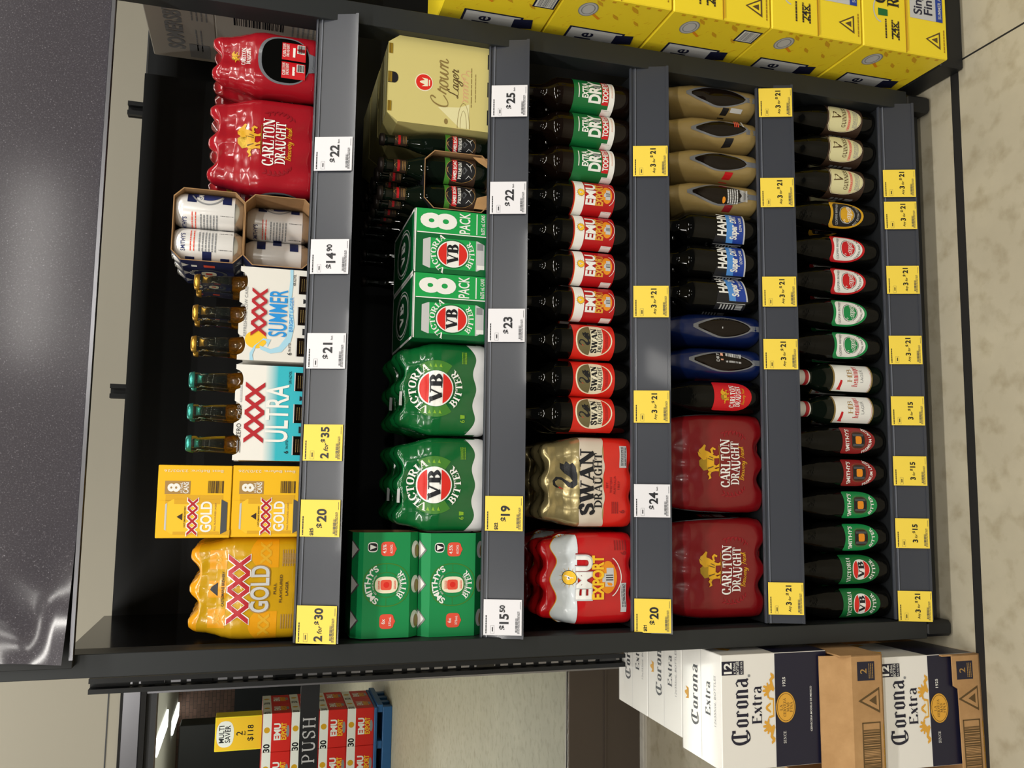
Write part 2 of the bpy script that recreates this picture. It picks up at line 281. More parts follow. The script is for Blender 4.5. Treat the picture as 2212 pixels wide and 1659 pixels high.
# roman capitals: strokes as 's' straight or 'c' curved point lists, width class, then foot and head serifs
A_ = {
 'A': (.8, [('s', 'n', [(.06, 0), (.4, 1)]), ('s', 't', [(.4, 1), (.72, 0)]), ('s', 'n', [(.2, .34), (.58, .34)])], [(.07, 0), (.72, 0)]),
 'B': (.74, [('s', 't', [(.17, 0), (.17, 1)]), ('c', 'v', [(.17, .97), (.42, .96), (.58, .76), (.42, .54), (.17, .54)]), ('c', 'v', [(.17, .54), (.46, .53), (.64, .28), (.46, .04), (.17, .03)])], [(.12, 0), (.12, 1)]),
 'C': (.8, [('c', 'v', [(.7, .7), (.6, .93), (.38, .97), (.17, .72), (.17, .28), (.38, .03), (.6, .07), (.72, .27)]), ('s', 'n', [(.71, .98), (.71, .64)])], []),
 'D': (.84, [('s', 't', [(.17, 0), (.17, 1)]), ('c', 'v', [(.17, .97), (.42, .96), (.7, .7), (.7, .3), (.42, .04), (.17, .03)])], [(.12, 0), (.12, 1)]),
 'E': (.7, [('s', 't', [(.17, 0), (.17, 1)]), ('s', 'n', [(.17, .96), (.62, .96)]), ('s', 'n', [(.17, .52), (.48, .52)]), ('s', 'n', [(.17, .04), (.64, .04)]), ('s', 'n', [(.61, 1), (.61, .74)]), ('s', 'n', [(.64, 0), (.64, .28)]), ('s', 'n', [(.48, .66), (.48, .38)])], [(.12, 0), (.12, 1)]),
 'G': (.86, [('c', 'v', [(.7, .72), (.6, .93), (.38, .97), (.17, .72), (.17, .28), (.38, .03), (.58, .05), (.68, .14)]), ('s', 't', [(.7, 0), (.7, .42)]), ('s', 'n', [(.52, .42), (.84, .42)]), ('s', 'n', [(.71, .98), (.71, .66)])], []),
 'H': (.9, [('s', 't', [(.18, 0), (.18, 1)]), ('s', 't', [(.72, 0), (.72, 1)]), ('s', 'n', [(.18, .52), (.72, .52)])], [(.18, 0), (.18, 1), (.72, 0), (.72, 1)]),
 'I': (.42, [('s', 't', [(.2, 0), (.2, 1)])], [(.2, 0), (.2, 1)]),
 'L': (.7, [('s', 't', [(.17, 0), (.17, 1)]), ('s', 'n', [(.17, .04), (.64, .04)]), ('s', 'n', [(.64, 0), (.64, .32)])], [(.17, 0), (.17, 1)]),
 'M': (1.02, [('s', 'n', [(.13, 0), (.13, 1)]), ('s', 't', [(.16, 1), (.48, .05)]), ('s', 'n', [(.48, .05), (.8, 1)]), ('s', 't', [(.84, 0), (.84, 1)])], [(.13, 0), (.84, 0), (.12, 1), (.86, 1)]),
 'N': (.9, [('s', 'n', [(.14, 0), (.14, 1)]), ('s', 't', [(.16, 1), (.74, 0)]), ('s', 'n', [(.76, 0), (.76, 1)])], [(.14, 0), (.11, 1), (.76, 1)]),
 'O': (.88, [('c', 'v', [(.44, .97), (.22, .88), (.15, .5), (.22, .12), (.44, .03), (.66, .12), (.73, .5), (.66, .88), (.44, .97)])], []),
 'P': (.74, [('s', 't', [(.17, 0), (.17, 1)]), ('c', 'v', [(.17, .97), (.46, .96), (.62, .72), (.46, .46), (.17, .45)])], [(.17, 0), (.12, 1)]),
 'R': (.82, [('s', 't', [(.17, 0), (.17, 1)]), ('c', 'v', [(.17, .97), (.44, .96), (.6, .74), (.44, .5), (.17, .49)]), ('s', 't', [(.4, .5), (.68, 0)])], [(.17, 0), (.12, 1), (.72, 0)]),
 'S': (.7, [('c', 'x', [(.58, .72), (.52, .92), (.34, .97), (.15, .86), (.15, .66), (.34, .53), (.54, .4), (.56, .16), (.36, .03), (.18, .07), (.1, .28)]), ('s', 'n', [(.58, .98), (.58, .68)]), ('s', 'n', [(.1, .02), (.1, .32)])], []),
 'T': (.76, [('s', 't', [(.37, 0), (.37, 1)]), ('s', 'n', [(.05, .96), (.69, .96)]), ('s', 'n', [(.05, 1), (.05, .7)]), ('s', 'n', [(.69, 1), (.69, .7)])], [(.37, 0)]),
 'U': (.9, [('c', 't', [(.2, 1), (.2, .3), (.3, .08), (.46, .03), (.64, .1), (.7, .3)]), ('s', 'n', [(.72, .25), (.72, 1)])], [(.2, 1), (.72, 1)]),
 'V': (.8, [('s', 't', [(.09, 1), (.4, 0)]), ('s', 'n', [(.4, 0), (.72, 1)])], [(.09, 1), (.72, 1)]),
 'W': (1.1, [('s', 't', [(.08, 1), (.33, 0)]), ('s', 'n', [(.33, 0), (.55, .9)]), ('s', 't', [(.55, 1), (.78, 0)]), ('s', 'n', [(.78, 0), (1.02, 1)])], [(.08, 1), (.52, 1), (1.02, 1)]),
 'Y': (.8, [('s', 't', [(.08, 1), (.38, .45)]), ('s', 'n', [(.38, .45), (.7, 1)]), ('s', 't', [(.38, .5), (.38, 0)])], [(.08, 1), (.7, 1), (.38, 0)]),
 'F': (.68, [('s', 't', [(.17, 0), (.17, 1)]), ('s', 'n', [(.17, .96), (.62, .96)]), ('s', 'n', [(.17, .5), (.48, .5)]), ('s', 'n', [(.61, 1), (.61, .74)]), ('s', 'n', [(.48, .64), (.48, .36)])], [(.17, 0), (.12, 1)]),
 'Z': (.72, [('s', 'n', [(.1, .96), (.6, .96)]), ('s', 't', [(.56, .96), (.14, .04)]), ('s', 'n', [(.1, .04), (.64, .04)]), ('s', 'n', [(.1, 1), (.1, .74)]), ('s', 'n', [(.64, 0), (.64, .28)])], []),
 "'": (.25, [('s', 't', [(.12, 1), (.12, .72)])], []), ' ': (.4, [], []),
}
# black letter (upright pen) and joined script
K_ = {
 'C': (.98, [('c', 'v', [(.72, .98), (.46, 1.06), (.16, .84), (.1, .4), (.3, -.04), (.62, -.04), (.86, .16)]), ('s', 't', [(.5, .98), (.5, .12)]), ('s', 'n', [(.36, 1.0), (.8, 1.0)]), ('s', 'n', [(.3, .1), (.7, .1)]), ('s', 't', [(.8, 1.04), (.8, .82)])]),
 'o': (.58, [('s', 'v', [(.14, .62), (.14, .12), (.28, 0), (.44, .12), (.44, .62), (.28, .74), (.14, .62)])]),
 'r': (.48, [('s', 't', [(.15, 0), (.15, .72)]), ('s', 'v', [(.15, .58), (.3, .74), (.4, .6)]), ('s', 'n', [(.03, .05), (.27, .05)])]),
 'n': (.64, [('s', 't', [(.14, 0), (.14, .74)]), ('s', 'v', [(.14, .6), (.32, .75), (.46, .62), (.46, 0)]), ('s', 'n', [(.03, .04), (.24, .04)]), ('s', 'n', [(.38, .04), (.58, .04)])]),
 'a': (.6, [('s', 'v', [(.1, .64), (.28, .75), (.44, .62), (.44, .08), (.54, 0)]), ('s', 'v', [(.44, .42), (.22, .38), (.12, .26), (.12, .1), (.24, 0), (.44, .14)])]),
 'E': (.8, [('s', 't', [(.2, 0), (.2, 1)]), ('s', 'n', [(.08, .97), (.62, .97)]), ('s', 'n', [(.2, .52), (.52, .52)]), ('s', 'n', [(.06, .04), (.7, .04)]), ('s', 'v', [(.62, 1), (.56, .8)]), ('s', 'v', [(.7, 0), (.74, .22)])]),
 'x': (.56, [('s', 't', [(.1, .72), (.46, 0)]), ('s', 'n', [(.08, 0), (.48, .72)]), ('s', 'n', [(.14, .38), (.44, .38)])]),
 't': (.42, [('s', 't', [(.18, .92), (.18, .1), (.3, 0)]), ('s', 'n', [(.04, .68), (.36, .68)])]),
 'H': (.8, [('s', 't', [(.18, 0), (.18, 1)]), ('s', 'v', [(.18, .56), (.4, .66), (.58, .5), (.58, .02)]), ('s', 'n', [(.05, 1), (.36, 1)]), ('s', 'n', [(.06, .03), (.3, .03)])]),
 'e': (.5, [('s', 'v', [(.4, .12), (.26, 0), (.12, .12), (.12, .62), (.26, .74), (.4, .6), (.14, .36)])]),
 'i': (.32, [('s', 't', [(.14, 0), (.14, .72)]), ('s', 't', [(.14, .98), (.14, .86)])]),
 'g': (.56, [('s', 'v', [(.42, .6), (.26, .74), (.12, .62), (.12, .12), (.26, 0), (.42, .12)]), ('s', 'v', [(.42, .74), (.42, -.14), (.26, -.26), (.1, -.16)])]),
 ' ': (.3, []),
}
S_ = {
 'C': (.96, [('c', 'v', [(.46, .74), (.54, .94), (.4, 1.04), (.16, .84), (.06, .42), (.18, .04), (.46, 0), (.8, .26)])]),
 'r': (.44, [('c', 'v', [(0, .1), (.12, .54), (.15, .6), (.18, .46), (.34, .48), (.28, .14), (.34, .0), (.46, .12)])]),
 'o': (.5, [('c', 'v', [(.32, .5), (.18, .5), (.06, .26), (.14, .02), (.3, .04), (.4, .28), (.32, .5), (.46, .42), (.54, .46)])]),
 'w': (.86, [('c', 'v', [(.1, .5), (.08, .2), (.16, .0), (.3, .1), (.42, .5)]), ('c', 'v', [(.42, .5), (.4, .16), (.5, 0), (.64, .12), (.74, .48), (.86, .42)])]),
 'n': (.6, [('c', 'v', [(.06, 0), (.1, .5)]), ('c', 'v', [(.08, .24), (.22, .5), (.34, .46), (.34, .1), (.44, 0), (.58, .14)])]),
 'L': (.7, [('c', 'v', [(.5, .86), (.44, 1.04), (.3, .9), (.26, .4), (.16, .04), (.04, .06), (.12, .14), (.34, .02), (.56, 0), (.68, .12)])]),
 'a': (.52, [('c', 'v', [(.36, .48), (.18, .5), (.06, .22), (.14, 0), (.3, .1), (.38, .48)]), ('c', 'v', [(.38, .5), (.36, .1), (.42, 0), (.54, .12)])]),
 'g': (.5, [('c', 'v', [(.36, .48), (.18, .5), (.06, .24), (.14, .02), (.3, .1), (.38, .48)]), ('c', 'v', [(.38, .5), (.36, -.2), (.22, -.44), (.06, -.3), (.24, -.08), (.5, .12)])]),
 'e': (.44, [('c', 'v', [(.06, .2), (.28, .3), (.3, .48), (.16, .5), (.06, .26), (.14, .02), (.28, 0), (.44, .14)])]),
 'p': (.5, [('c', 'v', [(.08, .5), (.04, -.4)]), ('c', 'v', [(.08, .34), (.24, .5), (.38, .3), (.26, .02), (.08, .06)]), ('c', 'v', [(.3, .06), (.5, .16)])]),
 's': (.4, [('c', 'v', [(.06, .1), (.22, .52), (.3, .2), (.18, 0), (.06, .04)]), ('c', 'v', [(.2, .0), (.4, .12)])]),
 'B': (.66, [('c', 'v', [(.2, 0), (.26, .94)]), ('c', 'v', [(.1, .8), (.36, 1.02), (.5, .8), (.26, .52), (.52, .4), (.46, .04), (.14, .02)])]),
 'y': (.5, [('c', 'v', [(.06, .5), (.1, .12), (.24, .06), (.36, .5)]), ('c', 'v', [(.38, .5), (.34, -.2), (.18, -.42), (.06, -.26), (.5, .14)])]),
 'F': (.6, [('c', 'v', [(.08, .9), (.3, 1.0), (.62, .98)]), ('c', 'v', [(.34, .98), (.28, .3), (.14, 0)]), ('c', 'v', [(.16, .5), (.5, .52)])]),
 'h': (.52, [('c', 'v', [(.0, .1), (.26, .8), (.18, 1.0), (.08, 0)]), ('c', 'v', [(.09, .22), (.26, .5), (.34, .1), (.52, .12)])]),
 ' ': (.4, []),
}
def smooth_pts(P, k=5):
    if len(P) < 3: return P
    out = []
    for i in range(len(P)-1):
        a, b, c, d = P[max(i-1, 0)], P[i], P[i+1], P[min(i+2, len(P)-1)]
        for j in range(k):
            t = j/k
            out.append(tuple(.5*(2*b[q]+(c[q]-a[q])*t+(2*a[q]-5*b[q]+4*c[q]-d[q])*t*t+(3*b[q]-a[q]-3*c[q]+d[q])*t**3) for q in (0, 1)))
    return out+[P[-1]]
def stroke(P, wf):
    n = len(P); L = []
    for i in range(n):
        a, b = P[max(i-1, 0)], P[min(i+1, n-1)]; dx, dy = b[0]-a[0], b[1]-a[1]; l = math.hypot(dx, dy) or 1; h = wf(dx/l, dy/l)/2
        L.append(((P[i][0]-dy/l*h, P[i][1]+dx/l*h), (P[i][0]+dy/l*h, P[i][1]-dx/l*h)))
    T = []
    for i in range(n-1):
        (a, b), (c, d) = L[i], L[i+1]; T += [(b, d, c), (b, c, a)]
    return T
def pen(body, tab, T, t, sp, serif=0.0, slant=0.0):
    x = 0; out = []
    for ch in body:
        g = tab.get(ch) or tab.get(ch.upper()) or tab.get(ch.lower()) or tab.get('o') or tab['O']
        tr = []
        for kind, cls, P in g[1]:
            Q = smooth_pts(P) if kind == 'c' else P
            wf = {'t': lambda a, b: T, 'n': lambda a, b: t, 'v': lambda a, b: t+(T-t)*abs(b)**1.5, 'x': lambda a, b: t+(T-t)*(abs(b)**1.5 if a*b > 0 else .55+.45*abs(a))}[cls]
            tr += stroke(Q, wf)
        if serif:
            for (sx, sy) in g[2]:
                z0, z1 = (0, .07) if sy == 0 else (.93, 1); a = (sx-serif, z0); b = (sx+serif, z0); c = (sx+serif, z1); d = (sx-serif, z1); tr += [(a, b, c), (a, c, d)]
        out += [tuple((p[0]+x+p[1]*slant, p[1]) for p in q) for q in tr]; x += g[0]+sp
    return out
def glyphs(body, font, bold):
    k = (body, font, bold)
    if k not in GC:
        if font == 'b': T = bfont(body, bold)
        elif font == 'r': T = pen(body, A_, .2, .075, .05, .17)
        elif font == 'R': T = pen(body, A_, .28, .1, .1, .2)
        elif font == 'l': T = pen(body, A_, .13, .05, .1, .13)
        elif font == 'k': T = pen(body, K_, .17, .06, .02)
        else: T = pen(body, S_, .1, .03, -.04, 0, .22)
        x0 = min(p[0] for t in T for p in t); x1 = max(p[0] for t in T for p in t)
        GC[k] = ([tuple((p[0]-x0, p[1]) for p in t) for t in T], x1-x0)
    return GC[k]
# ------------------------------------------------------------------ things
def tag(o, label, cat, group=None, kind=None):
    if label: o['label'] = label
    if cat: o['category'] = cat
    if group: o['group'] = group
    if kind: o['kind'] = kind
    return o
def empty(name, loc=(0, 0, 0), rz=0.0):
    o = bpy.data.objects.new(name, None); COL.objects.link(o); o.location = loc; o.rotation_euler = (0, 0, rz); o.empty_display_size = .02; return o
def dup(root, loc, rz=0.0, label=None, group=None):
    def cp(o, parent):
        c = o.copy(); COL.objects.link(c)
        if parent: c.parent = parent
        for ch in o.children: cp(ch, c)
        return c
    r = cp(root, None); r.location = loc; r.rotation_euler = (0, 0, rz)
    if label: r['label'] = label
    if group: r['group'] = group
    return r
def put(root, loc, rz=0.0):
    root.location = loc; root.rotation_euler = (0, 0, rz); return root
def struct(o, label=None): o['kind'] = 'structure'; return o
# emblems as outlines (unit high)
SWAN = [(.05, .0), (-.35, .02), (-.5, .18), (-.46, .36), (-.3, .5), (-.18, .62), (-.14, .78), (-.24, .9), (-.36, .86), (-.46, .74), (-.5, .68), (-.47, .84), (-.38, .97), (-.2, 1.0), (-.04, .86), (-.06, .64), (-.2, .42), (-.28, .3), (-.2, .2), (-.04, .3), (.1, .5), (.3, .66), (.52, .68), (.46, .5), (.6, .44), (.46, .28), (.54, .18), (.38, .06)]
HORSE = [[(-.5, .3), (-.46, .54), (-.2, .62), (.1, .6), (.3, .66), (.42, .5), (.36, .3), (.15, .24), (-.1, .25), (-.3, .22)], [(.15, .58), (.3, .85), (.45, .98), (.55, .95), (.62, .85), (.8, .7), (.75, .62), (.62, .67), (.52, .68), (.46, .52), (.4, .42), (.2, .45)],
 [(.1, .62), (.06, .8), (.25, 1.0), (.45, 1.02), (.32, .86), (.2, .65)], [(-.48, .5), (-.6, .57), (-.72, .47), (-.86, .52), (-.78, .36), (-.62, .42), (-.5, .36)], [(.34, .36), (.56, .42), (.68, .3), (.6, .14), (.53, .17), (.57, .29), (.46, .3), (.36, .26)],
 [(.14, .3), (.3, .3), (.25, .12), (.31, 0), (.16, 0), (.15, .14)], [(-.5, .4), (-.28, .34), (-.36, .16), (-.3, 0), (-.46, 0), (-.45, .16)], [(-.34, .3), (-.14, .28), (-.2, .14), (-.1, 0), (-.25, 0), (-.28, .14)]]
CROWN = [(-.5, 0), (.5, 0), (.6, .75), (.3, .38), (.12, .9), (0, 1), (-.12, .9), (-.3, .38), (-.6, .75)]
HARP = [(-.3, 1), (.36, .86), (.4, .7), (.1, .82), (-.18, .84), (-.06, .3), (.3, .74), (.38, .66), (-.08, 0), (-.14, .02)]
LEAF = [(0, 0), (.4, .34), (1, .3), (.6, 0)]
GRIFF = [(-.62, .3), (-.5, .04), (-.34, 0), (-.22, .2), (.02, .1), (.2, 0), (.34, .1), (.24, .3), (.42, .5), (.6, .46), (.66, .58), (.5, .64), (.56, .86), (.44, .9), (.36, .7), (.32, 1), (.22, .98), (.2, .72), (.08, .96), (0, .88), (.06, .62), (-.1, .66), (-.12, .56), (.02, .46), (-.08, .36), (-.26, .42), (-.42, .24), (-.5, .32)]
EMU = [(-.1, -.6), (0, -.2), (-.3, 0), (-.34, .3), (-.1, .44), (.12, .3), (.24, .5), (.2, .72), (.4, .7), (.34, .4), (.2, 0), (.06, -.2), (.06, -.6)]
# ------------------------------------------------------------------ setting
SURF = {1: 1.442, 2: 1.090, 3: 0.775, 4: 0.465, 5: 0.148}
LIP = {1: 1.373, 2: 1.024, 3: 0.7095, 4: 0.4005, 5: 0.072}
TILT = math.radians(20)
DOORY = 1.65
m = MB(); m.box(-9, -7, -.1, 6, 23, 0, 'concrete'); fl = struct(m.build('floor'))
m = MB(); m.box(-9, -.083, 0, 6, -.059, .0006, 'joint'); struct(m.build('trim_1'))
m = MB(); m.box(1.2785, -7, 0, 1.2825, -.083, .0006, 'joint'); struct(m.build('trim_2'))
m = MB(); m.box(-9, -7, 3.2, 6, 1.58, 3.25, 'ceil_paint'); struct(m.build('ceiling'))
m = MB(); m.box(-.36, DOORY-.05, 0, 6, DOORY+.08, 3.2, 'wall_paint'); m.box(-9, DOORY-.05, 1.925, -.36, DOORY+.08, 3.2, 'wall_paint'); m.box(-9, DOORY-.05, 0, -1.5, DOORY+.08, 1.925, 'wall_paint')
m.box(-9, DOORY-.0515, 1.962, 6, DOORY-.05, 1.966, 'dgrey'); struct(m.build('wall_back'))
# glazed swing door in that wall
d = empty('door_1', (-.93, DOORY, 0)); d['kind'] = 'structure'
m = MB()
for x0, x1 in ((-.57, -.5), (.5, .57)): m.box(x0, -.05, 0, x1, .05, 1.925, 'alu_frame')
m.box(-.57, -.055, 1.862, .57, .05, 1.925, 'alu_frame', .004); m.box(-.57, -.056, 1.918, .57, -.05, 1.927, 'black_rubber'); m.box(-.57, -.058, 1.846, .57, .04, 1.862, 'black_rubber'); m.box(-.5, -.03, 1.815, .5, .03, 1.846, 'dgrey')
m.build('door_frame', d)
m = MB(); m.box(-.5, -.02, .025, .5, .02, .325, 'rail', .003); m.box(-.5, -.026, .17, .5, -.02, .178, 'rail'); m.build('kick_rail', d)
m = MB(); m.box(-.5, -.005, .325, .5, .005, 1.815, 'pane'); m.build('pane', d)
m = MB(); m.box(-.5, -.012, 1.272, .5, -.0055, 1.338, 'sticker'); m.text('PUSH', .3, 1.283, .044, 'lgrey', front(0, -.012, 0), font='l', wide=.158); tag(m.build('push_plate', d), 'black band lettered PUSH', None)
# the shop beyond the glass
m = MB(); m.box(-16, 1.73, 3.0, 2, 22, 3.05, 'ceil_paint'); struct(m.build('ceiling_far'))
m = MB(); m.box(-16, 20.5, 1.75, 2, 20.7, 3.0, 'brick'); m.box(-16, 20.45, 0, 2, 20.7, 1.75, 'counter'); struct(m.build('wall_far'))
m = MB(); m.box(-2, 5, 0, -1.0, 20.5, 3, 'wall_far'); m.v = [(x+ (3.0 if x > -1.5 else 2.4), y, z) for x, y, z in m.v]; struct(m.build('wall_side'))
for i, (x, y, lx, ly) in enumerate(((-4.48, 16.4, .32, 2.0), (-5.05, 19.6, .3, 1.6), (-4.15, 13.2, .32, 2.0))):
    m = MB(); m.box(-lx/2, -ly/2, 0, lx/2, ly/2, .03, 'lamp'); o = put(m.build('ceiling_light'), (x, y, 2.965))
    tag(o, ['bright ceiling light seen through the glass door, above the brick wall', 'small bright ceiling light seen through the glass door, farthest of its row', 'ceiling light seen through the glass door, at the edge of the photo'][i], 'ceiling light', 'ceiling lights beyond the door')
m = MB(); m.box(-5.2, 9.6, 0, -2.62, 9.9, 2.25, 'counter', .01); tag(m.build('counter_screen'), 'dark tall screen standing behind the stacked red cartons beyond the glass', 'screen')
# red cartons on a blue pallet
m = MB()
for k in range(4): m.box(-.8, k*.2, .0, .4, k*.2+.09, .1, 'plastic_blue', .005)
for k in range(4): m.box(-.78+k*.375, 0, .1, -.7+k*.375, .78, .16, 'plastic_blue', .005)
m.box(-.8, -.01, .16, .4, .8, .19, 'plastic_blue', .004)
tag(put(m.build('pallet'), (-2.54, 8.0, 0)), 'blue plastic pallet under the red and white cartons beyond the glass door', 'pallet')
m = MB(); m.box(0, 0, 0, .385, .386, .285, 'board_emu', .004)
def emuface(M):
    m.rect(.0, .195, .385, .283, 'white', M); m.text('30', .04, .21, .06, 'ink', M, bold=.04); m.oval(.22, .24, .03, .03, 'pgold', M); m.text('EMU', .2, .105, .062, 'white', M, bold=.06, wide=.17); m.text('EXPORT', .2, .045, .05, 'yell', M, bold=.05, wide=.17); m.oval(.2, .03, .06, .016, 'grey', M)
emuface(front(0, 0, 0)); emuface(rightm(.385, 0, 0))
ec = m.build('beer_carton'); n = 0
CN = ['lowest', 'second', 'third', 'topmost']
for k in range(4):
    for j in range(2):
        for i in range(2):
            lb = 'red and white carton beyond the glass, %s layer, %s, %s column' % (CN[k], 'front row' if j == 0 else 'back row', 'inner' if i == 0 else 'outer')
            o = ec if n == 0 else dup(ec, (0, 0, 0)); n += 1
            put(o, (-2.53-.388*i, 8.02+.391*j, .19+.288*k)); tag(o, lb, 'carton', 'red and white cartons on the blue pallet')
m = MB(); m.box(0, 0, 0, .34, .2, .46, 'board_ale', .004); M = front(0, 0, 0); m.rect(.01, .01, .33, .45, 'yell', M); m.oval(.17, .36, .13, .085, 'white', M, .0012, p=2.6)
m.text('MULTI', .17, .37, .05, 'ink', M, .0018, wide=.17); m.text('SAVER', .17, .31, .05, 'ink', M, .0018, wide=.17); m.text('2', .17, .19, .06, 'ink', M, .001); m.text('for', .17, .155, .025, 'ink', M, .001, sh=.2); m.text('$118', .17, .085, .055, 'ink', M, .001)
tag(put(m.build('promotion_box'), (-2.5, 8.05, 1.345)), 'yellow promotion box reading 2 for $118 on top of the red cartons', 'sign')
# ------------------------------------------------------------------ shelving unit
U = tag(empty('shelving_unit', (0, 0, 0)), 'dark grey shop shelving unit with five shelves of beer', 'shelving')
for x0, x1 in ((-.0391, 0), (1.19, 1.2342)):
    m = MB(); m.box(x0, 0, .075, x1, .055, 1.95, 'steel_dark', .0012); m.box(x0+.003, .055, .075, x1-.003, .06, 1.95, 'steel_black'); m.build('front_post', U)
    m = MB(); m.box(x0+.002, .003, .0, x1-.002, .06, .075, 'steel_black', .008); m.build('foot', U)
m = MB(); m.box(-.02, .06, .08, -.004, .46, 1.83, 'panel_gloss'); m.build('side_panel', U)
m = MB(); m.box(-.02, .46, .05, 1.234, .475, 1.815, 'panel_black'); m.build('back_panel', U)
m = MB(); m.box(0, .03, .02, 1.19, .46, .06, 'steel_black'); m.build('base_plinth', U)
m = MB()
for ux in (-.1485, .489, 1.154):
    m = MB(); z0, z1 = 0, 1.85
    for a, b in ((-.016, -.006), (.006, .016)): m.box(ux+a, .44 if ux < 0 else .477, z0, ux+b, .47 if ux < 0 else .50, z1, 'steel_black')
    m.box(ux-.016, .462 if ux < 0 else .49, z0, ux+.016, .466 if ux < 0 else .494, .08, 'steel_black')
    z = .08; yy = .462 if ux < 0 else .49; m.box(ux-.007, yy, .08, ux-.004, yy+.004, z1-.08, 'steel_black')
    while z < z1-.085:
        m.box(ux-.005, yy+.0002, z, ux+.007, yy+.0038, z+.0125, 'steel_black'); z += .0328
    m.box(ux-.016, .462 if ux < 0 else .49, z1-.08, ux+.016, .466 if ux < 0 else .494, z1, 'steel_black')
    if ux < 0:
        for q in (.63, .95, 1.2, 1.42, 1.6, 1.7): m.box(ux-.004, .455, q, ux+.006, .46, q+.045, 'panel_gloss')
    m.build('slotted_upright', U)
for r in range(1, 6):
    s_, l_ = SURF[r], LIP[r]
    m = MB(); m.box(.002, .016, s_-.028, 1.188, .458, s_, 'shelf_steel', .001); sh = m.build('shelf_board', U)
    xa, xb = {1: (.004, 1.202), 2: (-.002, 1.205), 3: (-.004, 1.195), 4: (.006, 1.197), 5: (.003, 1.199)}[r]
    dy = sin(TILT)*.08; dz = cos(TILT)*.08
    def q(t, o): return (-.014+dy*t-o*cos(TILT), l_+dz*t+o*sin(TILT))    # t up the face, o out from it
    m = MB(); m.ext([q(0, -.002), q(-.02, .003), q(.05, .003), q(.05, .0), q(.97, .0), q(.97, .004), q(1.0, .004), q(1.03, .001), q(1.03, -.004), (.016, s_-.002), (.016, s_-.012), q(.9, -.004), q(.05, -.004)], xa, xb, 'strip_pvc')
    m.ext([q(.86, .0), q(.86, .0024), q(.885, .0024), q(.885, .0)], xa, xb, 'strip_clear'); m.build('price_strip', U)
# headboard sign above the shelves: a speckled dark sheet in a black frame, one lower corner curling
m = MB()
def hb(u, v):
    x = -.006+u*1.75; z = 1.812+v*.30; c = max(0, 1-u*1.75/.21)*max(0, 1-v*.30/.20)
    wv = (.011*sin(u*22+v*5+.6)+.0022*sin(u*90-v*14))*max(0, 1-u*7)
    return (x, -.021-.034*c**1.6+wv*min(1, v*8), z+.004*c)
m.grid(lambda u, v: hb(u**1.8, v), 60, 16, 'granite'); sheet = m
H_ = MB(); H_.box(-.019, -.017, 1.806, 1.9, -.001, 2.2, 'steel_black', .001); H_.ext([(-.019, 1.8045), (-.027, 1.8045), (-.027, 1.8105), (-.019, 1.8105)], -.004, 1.9, 'alu_frame')
hbo = tag(H_.build('header_board', U), 'black framed header board', None); sheet.build('speckled_sheet', hbo)
# neighbouring display on the other side
NB = tag(empty('display_stand', (1.27, 0, 0)), 'dark display stand holding the yellow cartons and the grey cartons', 'display stand')
m = MB(); m.box(-.015, -.10, 0, .8, .5, .066, 'steel_black', .004); m.build('plinth', NB)
m = MB(); m.box(0, .1, 1.395, .8, .5, 1.425, 'shelf_steel'); m.build('shelf_board', NB)
m = MB(); m.box(-.034, .50, 0, .8, .52, 1.815, 'panel_black'); m.build('back_panel', NB)
# ------------------------------------------------------------------ price tickets
def toks(mb, items, z, M, gap=.0025):
    W = [glyphs(t, 'b', .042 if t not in ('for', 'Any') else .02)[1]*h for t, h, r in items]; x = -(sum(W)+gap*(len(W)-1))/2
    for (t, h, r), wd in zip(items, W):
        mb.text(t, x, z+r, h, 'ink', M, .0007, bold=.042 if t not in ('for', 'Any') else .02, al='l', sh=.25 if t in ('for', 'Any') else 0); x += wd+gap
def ticket(row, x, label, items, col='tick', wd=.067, was=None, each=False, tilt2=False, dz=0.0):
    m = MB(); h = .0735; w2 = wd/2; m.box(-w2, -.0006, 0, w2, .0004, h, col, .0002); M = front(0, -.0006, 0)
    m.lines(-w2+.003, h-.006, w2-.030, h-.0035, 1, 'ink', M, fill=.75)
    if was: m.text(was, -w2+.009, h-.0245, .0062, 'ink', M, bold=.03); m.poly([(-w2+.004, h-.0235), (-w2+.004, h-.0225), (-w2+.0145, h-.0185), (-w2+.0145, h-.0195)], 'ink', M, .0008)
    else:
        a, b, c, d = -w2+.003, h-.021, -w2+.018, h-.014
        for r_ in ((a, b, c, b+.0003), (a, d, c, d+.0003), (a, b, a+.0003, d), (c, b, c+.0003, d)): m.rect(*r_, 'dgrey', M)
        m.lines(a+.004, b+.0025, c-.003, b+.005, 1, 'ink', M, fill=.8)
    toks(m, items, .026, M)
    if each: m.text(each, w2-.009, .0255, .003, 'ink', M)
    m.lines(-w2+.003, .0045, w2-.022, .0095, 3, 'dgrey', M, fill=.4); m.bars(-w2+.006, .0085, w2-.034, .0125, 'dgrey', M, n=26)
    m.lines(w2-.018, .003, w2-.004, .0045, 1, 'dgrey', M)
    if each == 'Pack' or col == 'tick' and wd > .0695: pass
    o = m.build('price_ticket'); o.location = (x, -.014-.0046+dz*0, LIP[row]+.0035); o.rotation_euler = (-TILT, 0, 0)
    return tag(o, label, 'price ticket', 'price tickets on the shelf strips')
W_ = 'paper'
big = .0165
def two(v): return [('2', .0145, 0), ('for', .008, .001), ('$', .009, .0055), (v, .0145, 0)]
def one(v, c=None): return [('$', .011, .006), (v, big, 0)]+([(c, .0095, .007)] if c else [])
def any3(v, a=True): return ([('Any', .005, .001)] if a else [])+[('3', .0108, 0), ('for', .005, .001), ('$', .0066, .0044), (v, .0108, 0)]
ticket(1, .037, 'yellow price ticket reading 2 for $30', two('30')); ticket(1, .227, 'yellow price ticket with $20 and a struck out 25', one('20'), was='$25')
